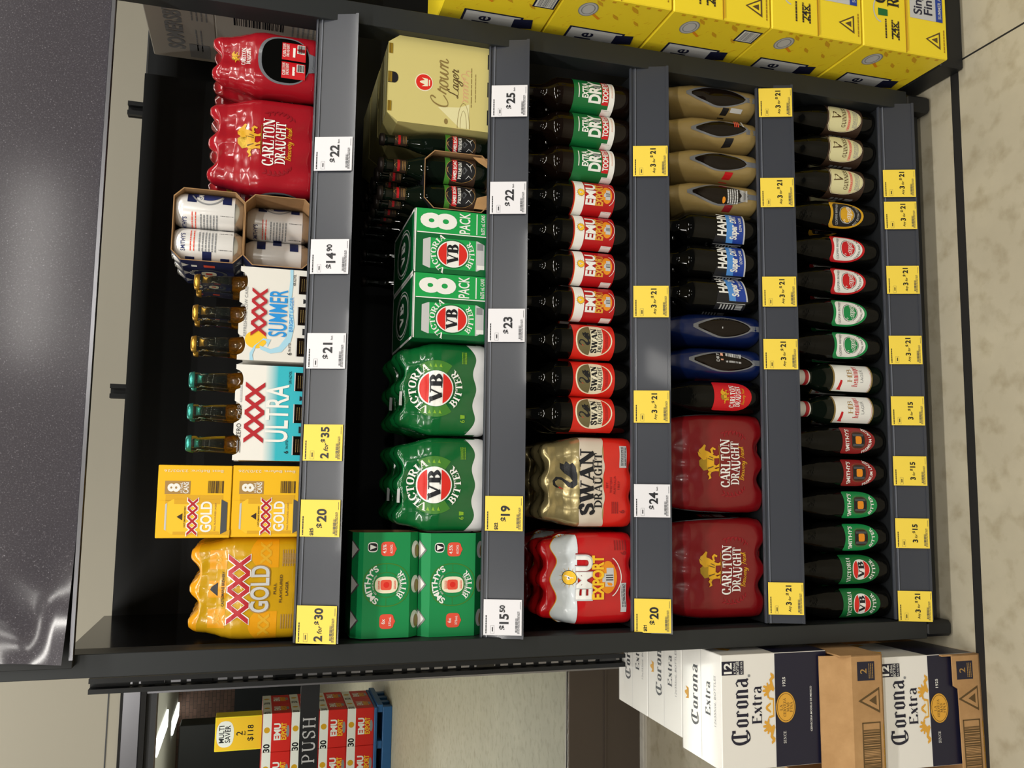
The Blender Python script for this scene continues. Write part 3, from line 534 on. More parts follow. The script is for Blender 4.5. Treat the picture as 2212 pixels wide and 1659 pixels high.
ticket(1, .365, 'yellow price ticket reading 2 for $35', two('35')); ticket(1, .536, 'white price ticket reading $21', one('21'), W_, each='Each')
ticket(1, .716, 'white price ticket reading $14.90', one('14', '90'), W_); ticket(1, .917, 'white $22 price ticket under the red shrink wrapped packs', one('22'), W_, each='Each')
ticket(2, .039, 'white price ticket reading $15.50', one('15', '50'), W_); ticket(2, .236, 'yellow price ticket with $19 and a struck out 22', one('19'), was='$22')
ticket(2, .606, 'white price ticket reading $23', one('23'), W_); ticket(2, .867, 'white $22 price ticket under the dark green labelled bottles', one('22'), W_, each='Each')
ticket(2, 1.071, 'white price ticket reading $25', one('25'), W_, each='Each')
ticket(3, .032, 'yellow price ticket with $20 and a struck out 21', one('20'), was='$21'); ticket(3, .262, 'white price ticket reading $24', one('24'), W_, each='Each')
for x, n_ in ((.455, 'under the black swan labelled bottles'), (.676, 'under the red and white labelled bottles'), (.981, 'under the green labelled bottles of the middle shelf')): ticket(3, x, 'yellow any 3 for $21 ticket '+n_, any3('21'))
for x, n_ in ((.058, 'under the dark red wrapped packs of the fourth shelf'), (.581, 'under the blue wrapped bottles'), (.72, 'under the blue banded bottles, beside the blue wrapped bottles'), (.945, 'under the gold wrapped bottle beside the blue banded bottles'), (1.154, 'at the fourth strip end, by the yellow cartons')): ticket(4, x, 'yellow any 3 for $21 ticket '+n_, any3('21'))
for x, v, n_ in ((.033, '21', 'on the lowest strip, under the green labels with a disc'), (.193, '15', 'on the lowest strip, under the green shield labels'), (.332, '15', 'on the lowest strip, under the maroon shield labels'), (.468, '15', 'on the lowest strip, under the white labelled bottles'),
                 (.608, '21', 'on the lowest strip, under the green ringed labels'), (.772, '21', 'on the lowest strip, under the red ringed labels'), (.925, '21', 'on the lowest strip, under the orange ringed label'), (1.002, '21', 'on the lowest strip, under the cream oval labels')): ticket(5, x, 'yellow 3 for $%s ticket %s' % (v, n_), any3(v, v == '21'), wd=.066)
# ------------------------------------------------------------------ bottles
PA = [(.030, 0), (.0355, .004), (.037, .012), (.037, .160), (.0355, .170), (.030, .181), (.0215, .192), (.017, .203), (.0148, .22), (.0138, .252), (.0148, .254), (.0148, .262), (.0135, .264)]
PB = [(.030, 0), (.0345, .004), (.0355, .012), (.0355, .138), (.0342, .155), (.0305, .174), (.025, .194), (.0195, .213), (.016, .232), (.0142, .248), (.015, .25), (.015, .259), (.0135, .261)]
PH = [(.029, 0), (.033, .004), (.034, .012), (.034, .138), (.032, .15), (.027, .165), (.0195, .178), (.0165, .19), (.0155, .222), (.0135, .226)]
PS = [(.026, 0), (.029, .003), (.0305, .01), (.0305, .105), (.029, .122), (.024, .142), (.0175, .158), (.0145, .172), (.0132, .200), (.0142, .202), (.0142, .209), (.0125, .211)]
def crimp(a, z): return 1+.05*sin(21*a) if z < .006 else 1
CAPP = [(.0152, 0), (.0158, .001), (.0152, .0055), (.0138, .0095), (.009, .0105), (.0001, .0107)]
def cap_mb(m, z, mt, c=(0, 0), k=1.0): m.lathe([(r*k, zz) for r, zz in CAPP], mt, (c[0], c[1], z), 42, rf=crimp)
def bottle(prof, glass, lab, cap=None, capz=None, name='beer_bottle'):
    m = MB(); m.lathe(prof, glass, n=32); o = m.build(name)
    if lab:
        m = MB(); lab(m); m.build('label', o)
    if cap:
        m = MB(); cap_mb(m, capz, cap); m.build('cap', o)
    return o
R1 = .0371; LW = .006
def sun(m, M, x, z, r, fill='yell', L=None):
    for k in range(14):
        a = 2*PI*k/14; c_, s_ = cos(a), sin(a); m.poly([(x+c_*r*1.1-s_*.0005, z+s_*r*1.1+c_*.0005), (x+c_*r*1.1+s_*.0005, z+s_*r*1.1-c_*.0005), (x+c_*r*1.6, z+s_*r*1.6)], 'pgold', M, .0006)
    m.oval(x, z, r*1.08, r*1.08, 'ink', M, .0006); m.oval(x, z, r, r, fill, M, .0008); m.poly(EMU, 'white', M, .001, L, x, z, r*.95, r*.95); m.poly([(-.3, -.05), (.1, .1), (.1, .3), (-.2, .2)], 'ink', M, .0012, None, x, z, r*.7, r*.7)
def town(m, M, x, z, k):
    m.oval(x, z, .021*k, .0125*k, 'orange', M, .0005); m.rect(x-.022*k, z-.013*k, x+.022*k, z-.006*k, 'emured', M, .0006)
    for a, b, c, d in ((-.012, -.008, -.005, .004), (-.006, -.008, .001, .008), (0, -.008, .005, .006), (.004, -.008, .012, .002)): m.rect(x+a*k, z+b*k, x+c*k, z+d*k, 'lgrey', M, .0008)
    for a in (-.004, -.001, .002): m.rect(x+a*k, z-.007*k, x+(a+.0012)*k, z+.003*k, 'ink', M, .001)
    m.ring(x, z, .027*k, .019*k, .0012*k, 'white', M, .0007, a0=PI*1.12, a1=PI*1.88)
def lab_emu(m):
    M = cyl(R1); m.rect(-.054, .044, .054, .137, 'emured', M, nx=26); m.rect(-.054, .1125, .054, .1335, 'white', M, .0005, nx=26); m.rect(-.054, .1335, .054, .1345, 'orange', M, .0006, nx=26)
    M = at(cyl(R1), .003, 0); sun(m, M, 0, .1205, .0075); m.text('EMU', 0, .0885, .0205, 'white', M, .0009, wide=.049, bold=.055, L=LW); m.text('EMU', .0008, .0875, .0205, 'dred', M, .0007, wide=.049, bold=.065, L=LW)
    m.text('EXPORT', 0, .0705, .017, 'cgold', M, .0008, wide=.049, bold=.06, L=LW); town(m, M, 0, .0615, .9)
    M = cyl(R1); m.rect(-.053, .047, -.034, .070, 'white', M, .0006, nx=6); m.bars(-.0525, .049, -.0355, .069, 'dgrey', M, .0008, n=24, vertical=False)
def cut(c, rz, r, z0, z1): return lambda b: r*math.sqrt(max(0, 1-((z0+(z1-z0)*b-c)/rz)**2))
def swanart(m, M, x, z, k, L): m.poly(SWAN, 'ink', M, .001, L, x, z, k, k); m.poly([(-.5, .72), (-.44, .72), (-.56, .5)], 'vbred', M, .0013, None, x, z, k, k)
def lab_swan(m):
    M = cyl(R1); m.rect(-.054, .044, .054, .136, 'swanred', M, nx=26); m.oval(0, .0905, .0375, .0405, 'cream', M, .0005, 40)
    m.shape(cut(.0905, .0375, .0345, .098, .128), .098, .1279, 'olive', M, .0008, 14, 12); m.shape(cut(.0905, .0375, .0345, .053, .0705), .0531, .0705, 'swanred', M, .0008, 10, 12)
    swanart(m, M, .002, .0985, .026, .012); m.text('SWAN', 0, .0835, .0125, 'ink', M, .001, font='R', wide=.055, L=LW); m.text('DRAUGHT', 0, .0727, .0085, 'ink', M, .001, font='r', wide=.05, L=LW); m.lines(-.016, .06, .016, .067, 3, 'dred', M, .001)
def lab_ted(m):
    M = cyl(R1); m.rect(-.054, .044, .054, .137, 'gree', M, nx=26); m.rect(-.054, .044, .054, .0565, 'white', M, .0005, nx=26); m.rect(-.022, .0575, .054, .0725, 'red', M, .0005, nx=20)
    m.text('EXTRA', .006, .1045, .0135, 'white', M, .0008, wide=.035, bold=.05, L=LW); m.rect(-.012, .1245, .022, .1265, 'white', M, .0007, nx=8); m.text('DRY', .006, .0765, .0255, 'white', M, .0008, wide=.052, bold=.06, L=LW)
    m.text('TOOHEYS', .008, .0595, .0115, 'white', M, .001, wide=.05, bold=.05, L=LW); m.poly([(-.4, 0), (-.2, .5), (-.5, .9), (0, .7), (.1, 1.1), (.3, .8), (.6, .9), (.4, .4), (.5, 0)], 'grey', M, .0012, None, .014, .078, .008, .017)
    m.lines(-.005, .0485, .03, .052, 2, 'pink', M, .0008); m.rect(-.05, .049, -.031, .069, 'white', M, .0008, nx=6); m.bars(-.0495, .051, -.033, .0675, 'dgrey', M, .001, n=24, vertical=False)
def shield(Hw, lo=.55, hi=.93, top=.72):
    def f(b):
        if b < lo: return Hw*math.sqrt(max(0.0, 1-((lo-b)/lo)**2))
        if b > hi: return Hw*(1-(1-top)*((b-hi)/(1-hi))**2)
        return Hw
    return f
R2 = .0356
def horses(m, M, x, z, k, L=None):
    m.poly([(-.4, .55), (-.44, .78), (-.2, .98), (.02, 1.0), (.14, .86), (.1, .56)], 'goldfoil', M, .0010, L, x, z, k, k)
    for i, q in enumerate(HORSE): m.poly(q, 'pgold', M, .0013+.0001*i, L, x, z, k, k)
    m.rect(x-.7*k, z-.05*k, x+.75*k, z-.025*k, 'goldfoil', M, .001, nx=6)
    for a, b in ((.04, .58), (.14, .5)): m.poly([(x+a*k, z+.3*k), (x+(a+.035)*k, z+.3*k), (x+(a+.115)*k, z+b*k), (x+(a+.08)*k, z+b*k)], 'harp', M, .0023)
    m.poly([(x-.36*k, z+.56*k), (x-.3*k, z+.58*k), (x-.22*k, z+.3*k), (x-.25*k, z+.29*k)], 'harp', M, .0023)
def lab_carl(m):
    M = cyl(R2); m.shape(shield(.036, .42, .95, .9), .031, .122, 'red', M, .0003, 18, 18); horses(m, M, .0, .0875, .0195, .012)
    m.text('CARLTON', 0, .0715, .0125, 'white', M, .0012, font='r', wide=.05, L=LW); m.text('DRAUGHT', 0, .0585, .0115, 'white', M, .0012, font='r', wide=.046, L=LW); m.text('Brewery Fresh', 0, .049, .007, 'pgold', M, .001, font='s', wide=.036, L=LW, sh=.0)
def lab_hahn(m):
    M = cyl(R1); c = lambda u, v, e: M(u, v+4.2*(.022**2-u*u)-.0, e)
    m.rect(-.04, .068, .04, .0855, 'mblue', c, .0004, nx=16); m.rect(-.04, .043, .04, .069, 'dblue', c, .0005, nx=16); m.rect(-.04, .0395, .04, .0432, 'lgrey', c, .0006, nx=16)
    m.text('HAHN', .004, .0865, .021, 'white', c, .0008, wide=.055, bold=.05, L=LW); m.text('Super', -.014, .0605, .0165, 'white', c, .001, wide=.031, bold=.05, L=LW); m.text('DRY', .0165, .062, .0145, 'white', c, .001, wide=.022, bold=.04, sh=.2, L=LW); m.text('LOW CARB', .006, .0485, .0065, 'white', c, .001, wide=.034, L=LW)
    m.rect(-.064, .038, -.02, .112, 'ink', M, .0002, nx=12); m.rect(-.047, .04, -.0455, .11, 'silver', M, .0005); m.bars(-.062, .045, -.049, .062, 'silver', M, .0006, n=16); m.lines(-.062, .066, -.049, .104, 5, 'silver', M, .0006); m.lines(.041, .12, .05, .13, 1, 'silver', M)
def lab_vb(m):
    M = cyl(R2); m.shape(shield(.039, .5, .96, .92), .033, .129, 'gree', M, .0003, 18, 20); m.ring(0, .082, .03, .03, .0008, 'moss', M, .0005)
    m.oval(0, .0805, .0235, .0225, 'white', M, .0007, 36); m.shape(cut(.0805, .0208, .0218, .0885, .1012), .0889, .1011, 'vbred', M, .001, 8, 8); m.shape(cut(.0805, .0208, .0218, .0598, .072), .0599, .0718, 'vbred', M, .001, 8, 8)
    m.text('VB', .0, .0735, .0145, 'ink', M, .0013, font='R', wide=.036, L=LW); m.text('VICTORIA', 0, .018, .0095, 'white', M, .0008, font='r', wide=.056, arc=(.0895, True), L=LW); m.text('BITTER', 0, .0825, .0085, 'white', M, .0008, font='r', wide=.052, arc=(.0385, False), L=LW)
def lab_smith(col, low):
    def f(m):
        M = cyl(R2); m.shape(shield(.0345, .55, .95, .85), .033, .119, col, M, .0003, 18, 18); m.ring(0, .0775, .0215, .0225, .0009, 'olive', M, .0006, p=2.3)
        m.oval(0, .0775, .0185, .0175, 'brownink', M, .0008, 30, 3.2); m.oval(0, .0775, .0145, .0155, 'ink', M, .001, 24, 4); m.oval(0, .0775, .0085, .008, 'orange', M, .0014, 20, 5); m.rect(-.0135, .0635, -.0085, .0915, 'dgrey', M, .0012); m.rect(.0085, .0635, .0135, .0915, 'dgrey', M, .0012)
        m.text("SMITHY'S", 0, .045, .0092, 'white', M, .0008, bold=.03, wide=.05, arc=(.0575, True), L=LW); m.text(low, 0, .0775, .0075, 'white', M, .0008, bold=.025, wide=.048 if low == 'BITTER' else .078, arc=(.035, False), L=LW)
    return f
def lab_hen(m):
    M = cyl(.0341); m.rect(-.036, .0325, .036, .1375, 'ambr', M, nx=16); m.rect(-.036, .0365, .036, .1335, 'white', M, .0005, nx=16); m.rect(-.036, .0385, .036, .0392, 'red', M, .0007, nx=14)
    M = at(M, .005, 0); m.poly([(-.04, .1335), (-.028, .1335), (-.012, .115), (-.016, .1145), (-.034, .123), (-.04, .118)], 'white', M, .0006, .005); m.poly([(-.035, .1235), (-.017, .1205), (-.0105, .1185), (-.012, .1135), (-.03, .115), (-.036, .112)], 'red', M, .0009, .005)
    m.text('HB', 0, .088, .0125, 'tan', M, .0008, font='l', wide=.03, L=LW); m.rect(-.0006, .088, .0006, .103, 'tan', M, .0008); m.text('Henninger', 0, .072, .0145, 'red', M, .0008, font='k', wide=.05, L=LW); m.text('LAGER', 0, .0585, .0075, 'grey', M, .0008, bold=.0, wide=.03, L=LW)
def lab_coop(col, ring, tx, low):
    def f(m):
        M = cyl(R2); sh = shield(.0355, .62, .9, .72); m.shape(sh, .044, .133, col, M, .0003, 20, 18); sh2 = shield(.0295, .6, .86, .66); m.shape(sh2, .0505, .1265, ring, M, .0006, 18, 16); m.oval(0, .0895, .0205, .0205, tx, M, .0008, 30); m.oval(0, .0895, .0193, .0193, ring, M, .0009, 30); m.oval(0, .0895, .018, .018, col, M, .001, 30)
        m.text('Coopers', 0, .081, .016, ring if ring != 'ink' else 'white', M, .0013, font='s', wide=.04, L=.01); m.rect(-.014, .0785, .018, .0795, ring if ring != 'ink' else 'white', M, .0013, nx=4)
        m.text('COOPERS BREWERY', 0, .0745, .0055, tx, M, .0009, bold=.0, wide=.052, arc=(.0415, True), L=LW); m.text(low, 0, .091, .0055, tx, M, .0009, bold=.0, wide=.056, arc=(.0345, False), L=LW)
    return f
def lab_guin(m):
    M = cyl(R2); m.rect(-.064, .038, .044, .134, 'brownink', M, .0002, nx=22); m.shape(shield(.034, .62, .86, .6), .042, .130, 'cream', M, .0005, 20, 16); m.shape(shield(.033, .62, .86, .6), .0435, .1287, 'ambr', M, .0006, 20, 16); m.shape(shield(.0322, .62, .86, .6), .0445, .1277, 'lcream', M, .0008, 20, 16)
    M2 = at(M, .004, 0); m.poly(HARP, 'harp', M2, .0011, None, 0, .097, .024, .026); m.text('GUINNESS', 0, .0835, .0105, 'harp', M2, .0011, font='r', wide=.05, L=LW); m.rect(-.027, .071, .028, .078, 'pink', M, .001, nx=8); m.text('EXTRA STOUT', 0, .072, .005, 'coral', M, .0013, bold=0, wide=.044, L=LW); m.lines(-.02, .053, .02, .066, 4, 'grey', M, .001)
    m.bars(-.062, .05, -.046, .072, 'lgrey', M, .0006, n=14); m.lines(-.062, .078, -.046, .115, 3, 'grey', M, .0006, .7)
def row(protos, S, zlab, back='brown', grp=None):
    for proto, spots in protos:
        for i, (x, y, rz, lb, g) in enumerate(spots):
            o = proto if i == 0 else dup(proto, (0, 0, 0)); put(o, (x, y, S), rz); tag(o, lb, 'bottle', g)
Y3 = .056
bs, be, bt = bottle(PA, 'glass_dark', lab_swan, 'cap_dark', .262), bottle(PA, 'glass_dark', lab_emu, 'cap_dark', .262), bottle(PA, 'glass_brown', lab_ted, 'cap_dark', .262)
N3 = ['nearest the red and white labelled bottles', 'second of three', 'beside the gold and red wrapped pack']
def short(lb): return 'rear bottle behind the '+lb.replace('brown bottle with ', '').replace('dark bottle with ', '').replace('green bottle with white label and white neck foil', 'white label').replace('red and white disc', 'disc')
def behind(spots, y, what, g): return [(x+.001, y, rz, short(lb), g+', second row') for x, _, rz, lb, _ in spots]
sw = [(.437, Y3, .12, 'brown bottle with black swan label, beside the gold and red wrapped pack', 'black swan bottles'), (.512, Y3, 0, 'brown bottle with black swan label, middle of three', 'black swan bottles'), (.591, Y3, 0, 'brown bottle with black swan label, next to the red and white labels', 'black swan bottles')]
em = [(.671, Y3, 0, 'brown bottle with red and white sun label, next to the black swan labels', 'sun label bottles'), (.748, Y3, 0, 'brown bottle with red and white sun label, second from the black swan labels', 'sun label bottles'), (.8255, Y3, .03, 'brown bottle with red and white sun label, third from the black swan labels', 'sun label bottles'), (.901, Y3, .02, 'brown bottle with red and white sun label, next to the green labels', 'sun label bottles')]
te = [(.977, Y3, -.06, 'brown bottle with green label, next to the red and white sun labels', 'green label bottles'), (1.0525, Y3, -.06, 'brown bottle with green label, middle of three', 'green label bottles'), (1.128, Y3, -.06, 'brown bottle with green label, at the open end of the middle shelf', 'green label bottles')]
row([(bs, sw+behind(sw, Y3+.078, '', 'black swan bottles')), (be, em+behind(em, Y3+.078, '', 'sun label bottles')), (bt, te+behind(te, Y3+.078, '', 'green label bottles'))], SURF[3], 0)
Y4 = .056
bc, bh = bottle(PB, 'glass_embossed', lab_carl, 'cap_dark', .26), bottle(PA, 'glass_dark', lab_hahn, 'cap_dark', .262)
row([(bc, [(.487, Y4, 0, 'single dark bottle with red shield label and gold horses, beside the red wrapped packs', 'red shield bottles'), (.489, Y4+.077, .2, 'dark bottle standing behind the single red shield bottle', 'red shield bottles')])], SURF[4], 0)
ha = [(.714, Y4, .62, 'dark bottle with blue band label turned aside, next to the blue wrapped bottles', 'blue band bottles'), (.7885, Y4, .1, 'dark bottle with blue band label, middle of three', 'blue band bottles'), (.863, Y4, .08, 'dark bottle with blue band label, next to the gold wrapped bottles', 'blue band bottles')]
row([(bh, ha+behind(ha, Y4+.077, '', 'blue band bottles'))], SURF[4], 0)
Y5 = .055
def pair(x0, x1, lb, g, a=0.0, b=0.0, n0='', n1=''): return [(x0, Y5, a, lb+', '+n0, g), (x1, Y5, b, lb+', '+n1, g)]
fr5 = [
 (bottle(PB, 'glass_embossed', lab_vb, 'cap_green', .26), pair(.039, .111, 'dark bottle with green label and red and white disc', 'disc label bottles', -.05, .03, 'beside the end post', 'beside the green shield bottles')),
 (bottle(PB, 'glass_embossed', lab_smith('sgreen', 'BITTER'), 'cap_green', .26), pair(.1825, .2545, 'dark bottle with green shield label', 'green shield bottles', 0, 0, 'next to the disc labels', 'next to the maroon labels')),
 (bottle(PB, 'glass_embossed', lab_smith('dred', 'PREMIUM LAGER'), 'cap_dark', .26), pair(.3262, .3978, 'dark bottle with maroon shield label', 'maroon shield bottles', 0, .05, 'next to the green shield bottles', 'next to the white labelled bottles')),
]
row(fr5, SURF[5], 0)
bhn = bottle(PH, 'glass_green', lab_hen); m = MB()
m.lathe([(.0172, .174), (.0175, .178), (.0172, .205), (.0165, .226), (.012, .232), (.0001, .233)], 'cap_white', n=28); m.lathe([(.0178, .190), (.0179, .1905), (.0179, .1985), (.0178, .199)], 'xred', n=28); m.build('neck_foil', bhn)
fr5b = [(bhn, pair(.469, .541, 'green bottle with white label and white neck foil', 'white label bottles', 0, 0, 'next to the maroon labels', 'next to the green ringed labels')),
 (bottle(PB, 'glass_embossed', lab_coop('sgreen', 'white', 'ink', 'ORIGINAL PALE ALE'), 'cap_green', .26), pair(.616, .691, 'dark bottle with green and white ringed label', 'green ringed bottles', 0, 0, 'next to the white labels', 'next to the red ringed labels')),
 (bottle(PB, 'glass_embossed', lab_coop('red', 'white', 'ink', 'SPARKLING ALE'), 'cap_dark', .26), pair(.766, .842, 'dark bottle with red and white ringed label', 'red ringed bottles', -.02, -.02, 'next to the green ringed labels', 'next to the orange ringed label')),
 (bottle(PB, 'glass_embossed', lab_coop('pgold', 'ink', 'lgrey', 'BEST EXTRA STOUT'), 'cap_dark', .26), [(.924, Y5, -.06, 'dark bottle with orange and black ringed label', 'orange ringed bottles')])]
row(fr5b, SURF[5], 0)
gu = [(1.005, Y5, -.04, 'dark bottle with cream oval harp label, next to the orange ringed label', 'cream oval bottles'), (1.083, Y5, -.04, 'dark bottle with cream oval harp label, middle of three', 'cream oval bottles'), (1.157, Y5, -.06, 'dark bottle with cream oval harp label, at the end by the yellow cartons', 'cream oval bottles')]
row([(bottle(PB, 'glass_dark', lab_guin, 'cap_dark', .26), gu)], SURF[5], 0)
for proto, sp in fr5+fr5b+[(None, gu)]:
    for x, y, rz, lb, g in sp:
        src = [o for o in bpy.data.objects if o.get('label') == lb][0]
        tag(dup(src, (x+.0005, Y5+.077, SURF[5]), rz*.5), short(lb), 'bottle', g+', second row')
# ------------------------------------------------------------------ shrink wrapped packs
ROWS_S = [(0, .95, .95, .8), (.02, .985, .985, .9), (.06, 1, 1, .7), (.30, 1, 1, .35), (.52, 1, 1, .35), (.60, .99, .97, .5), (.68, .955, .9, .9), (.76, .90, .82, 1.1), (.84, .86, .77, 1.0), (.95, .845, .755, .8), (.985, .825, .72, .6), (1, .78, .66, .4)]
ROWS_L = [(0, .95, .95, .9), (.02, .985, .985, 1), (.08, 1, 1, .6), (.40, 1, 1, .3), (.55, .99, .97, .4), (.66, .96, .9, .8), (.78, .90, .76, 1), (.90, .84, .66, 1), (.98, .82, .62, .7), (1, .78, .56, .4)]
ROWS_1 = [(0, .93, .97, 0), (.02, .98, .99, 0), (.06, 1, 1, 0), (.50, 1, 1, 0), (.6, .96, .985, 0), (.7, .80, .95, 0), (.8, .60, .91, 0), (.9, .47, .88, 0), (.98, .42, .86, 0), (1, .34, .8, 0)]
class Pack:
    def __init__(s, a, b, H, p, rows=ROWS_S, amp=.006, n=5.0, sag=.018, nx=3, ny=2, notch=.0, seed=1):
        s.a, s.b, s.H, s.p, s.rows, s.amp, s.n, s.sag, s.nx, s.ny, s.notch = a, b, H, p, rows, amp, n, sag, nx, ny, notch
        s.cy = b
        top = rows[-2]; ax = a*top[1]; by = b*top[2]; r = .017
        s.caps = [((-1+2*i/(max(nx-1, 1)) if nx > 1 else 0)*(ax-r), (-1+2*j/(max(ny-1, 1)) if ny > 1 else 0)*(by-r)) for i in range(nx) for j in range(ny)]
        rnd = random.Random(seed); s.ph = [rnd.uniform(0, 6) for _ in range(6)]
    def prm(s, z):
        t = min(max(z/s.H, 0), 1); R = s.rows
        for i in range(len(R)-1):
            if t <= R[i+1][0]:
                k = (t-R[i][0])/(R[i+1][0]-R[i][0]); k = k*k*(3-2*k)*.5+k*.5
                return tuple(R[i][j]+(R[i+1][j]-R[i][j])*k for j in (1, 2, 3))
        return R[-1][1:]
    def vx(s, x, k): return (.5-.5*cos(2*PI*x/(s.p*k))) if abs(x) < s.p*k*(s.nx-1)/2 else 0.0
    def vy(s, y, k): return (.5-.5*cos(2*PI*(y-(0 if s.ny % 2 else s.p*k/2))/(s.p*k))) if abs(y) < s.p*k*(s.ny-1)/2 else 0.0
    def wob(s, x, z): return .0007*sin(x*85+s.ph[0]+z*20)*sin(z*60+s.ph[1])+.0006*sin(x*150+z*95+s.ph[2])*min(1, z/s.H*1.2)
    def fy(s, x, z):                                   # how far the front bulges toward the viewer
        ka, kb, sc = s.prm(z); A, B = s.a*ka, s.b*kb; q = min(abs(x/A), .999)
        return B*(1-q**s.n)**(1/s.n)-s.amp*sc*s.vx(x, ka)+s.wob(x, z)
    def sx(s, y, z):
        ka, kb, sc = s.prm(z); A, B = s.a*ka, s.b*kb; q = min(abs(y/B), .999)
        return A*(1-q**s.n)**(1/s.n)-s.amp*1.2*sc*s.vy(y, kb)
    def M(s): return lambda u, v, e: (u, s.cy-s.fy(u, v)-e, v)
    def ML(s): return lambda u, v, e: (-s.sx(u, v)-e, s.cy-u, v)
    def MR(s): return lambda u, v, e: (s.sx(u, v)+e, s.cy+u, v)
    def angles(s, n):                                  # evenly spaced along the outline
        if getattr(s, 'ang', None): return s.ang
        P = []
        for i in range(4001):
            t = 2*PI*i/4000; c_, s_ = cos(t), sin(t); P.append((s.a*math.copysign(abs(c_)**(2/s.n), c_), s.b*math.copysign(abs(s_)**(2/s.n), s_), t))
        D = [0]
        for p, q in zip(P, P[1:]): D.append(D[-1]+math.hypot(p[0]-q[0], p[1]-q[1]))
        s.ang = []; j = 0
        for i in range(n):
            d = D[-1]*(i+.5)/n
            while D[j+1] < d: j += 1
            s.ang.append(P[j][2]+(P[j+1][2]-P[j][2])*(d-D[j])/max(D[j+1]-D[j], 1e-9))
        return s.ang
    def bump(s, x, y): return max(math.exp(-(((x-cx)**2+(y-cy)**2)/.018**2)**1.5) for cx, cy in s.caps)
    def mesh(s, mb, colf, n=112, nz=36):
        zs = sorted(set([s.H*i/nz for i in range(nz+1)]+[r[0]*s.H for r in s.rows])); rings = []; zz = []
        for z in zs:
            ka, kb, sc = s.prm(z); A, B = s.a*ka, s.b*kb; R = []
            for t in s.angles(n):
                c_, s_ = cos(t), sin(t); x = A*math.copysign(abs(c_)**(2/s.n), c_); y = B*math.copysign(abs(s_)**(2/s.n), s_)
                wx, wy = abs(s_)**.5, abs(c_)**.5
                if abs(y) > B*.6: y = math.copysign(max(abs(y)-s.amp*sc*s.vx(x, ka), 0)+s.wob(x, z)*wx, y)
                if abs(x) > A*.6: x = math.copysign(abs(x)-s.amp*1.2*sc*s.vy(y, kb)*(1 if abs(c_) > .3 else abs(c_)/.3), x)
                q = max(0, (z/s.H-.86)/.14); zb = z-s.sag*(1-s.bump(x, y))*q
                if s.notch and z < s.H*.12: zb = z+s.notch*(s.vx(x, ka)*wx+ .6*s.vy(y, kb)*wy)*(1-z/(s.H*.12))
                R.append((x, s.cy-y, zb))
            rings.append(R); zz.append(z)
        last = rings[-1]
        for k in (.86, .66, .42, .18, .02):
            R = []
            for (x, y, z) in last:
                X, Y = x*k, (y-s.cy)*k; R.append((X, s.cy+Y, s.H-s.sag*(1-s.bump(X, -Y)) if k < 1 else z))
            rings.append(R); zz.append(s.H)
        mb.loft(rings, colf(0.5), caps=True, smooth=True, mf=lambda i: colf((zz[min(i, len(zz)-1)]+zz[min(i+1, len(zz)-1)])/2/s.H))
        return mb
    def band(s, mb, lo, hi, m, M, x0, x1, e=.0006, nx=44, nz=6):
        mb.grid(lambda u, v: M(x0+(x1-x0)*u, lo(x0+(x1-x0)*u)+(hi(x0+(x1-x0)*u)-lo(x0+(x1-x0)*u))*v, e), nx, nz, m, True)
PL = .008
def xxxx(mb, x, z, h, wide, M, e, L=PL, n=4, m='xred', outline='white'):
    wd = wide/(n*.86+.14)
    for o_, mt, ee in ((.0016 if outline else 0, outline, e), (0, m, e+.0004)):
        if not mt: continue
        for i in range(n):
            cx = x-wide/2+wd/2+i*wd*.86; t = wd*.17; w2 = wd/2
            for sg in (1, -1):
                mb.poly([(cx-sg*(w2)-t*.55-o_, z-o_), (cx-sg*w2+t*1.1+o_, z-o_), (cx+sg*w2+t*.55+o_, z+h+o_), (cx+sg*w2-t*1.1-o_, z+h+o_)] if sg > 0 else [(cx+w2-t*1.1-o_, z-o_), (cx+w2+t*.55+o_, z-o_), (cx-w2+t*1.1+o_, z+h+o_), (cx-w2-t*.55-o_, z+h+o_)], mt, M, ee+(.0001 if sg < 0 else 0), L)
def pk(name, P, colf, deco, label, grp, loc, rz=0.0):
    m = MB(); P.mesh(m, colf)
    if deco: deco(m, P)
    o = m.build(name); put(o, loc, rz); return tag(o, label, 'beer pack', grp)
SIXW, SIXD = .0935, .0625
# gold six pack at the end of the top shelf
def deco(m, P):
    M = P.M()
    for sg in (-1, 1):
        c = sg*.064; P.band(m, lambda x: .038, lambda x: .088-.012*abs((x-c)/.024)**2, 'film_orange', M, c-.026, c+.024, .0004)
        P.band(m, lambda x: .128, lambda x: .158, 'film_orange', M, sg*.052-.017, sg*.052+.017, .0004)
        m.text('XX', sg*.064, .052, .018, 'pgold', M, .0009, bold=.06, L=PL); m.text('XX', sg*.052, .138, .009, 'pgold', M, .0009, bold=.06)
    P.band(m, lambda x: .128, lambda x: .158, 'film_orange', M, -.015, .015, .0004)
    xxxx(m, 0, .088, .0375, .118, M, .0012); m.text('GOLD', 0, .0535, .0325, 'tan', M, .0012, bold=.05, wide=.087, L=PL); m.text('GOLD', 0, .0545, .0305, 'lgrey', M, .0018, bold=.035, wide=.083, L=PL)
    m.text('CASTLEMAINE BREWERY', 0, .1315, .0045, 'ink', M, .0012, wide=.062, L=PL); m.poly([(-.012, .1425), (.012, .1425), (.004, .1535), (-.001, .1555)], 'ink', M, .0012, PL)
    for i, t in enumerate(('FULL', 'FLAVOURED', 'LAGER')): m.text(t, 0, .041-.0105*i, .0045, 'brownink', M, .0012, wide=(.02, .05, .026)[i], L=PL)
    m.bars(.045, .008, .063, .03, 'tan', M, .001, n=18); m.lines(-.072, .012, -.046, .034, 5, 'tan', M, .001); m.lines(.04, .012, .07, .034, 5, 'tan', M, .001)
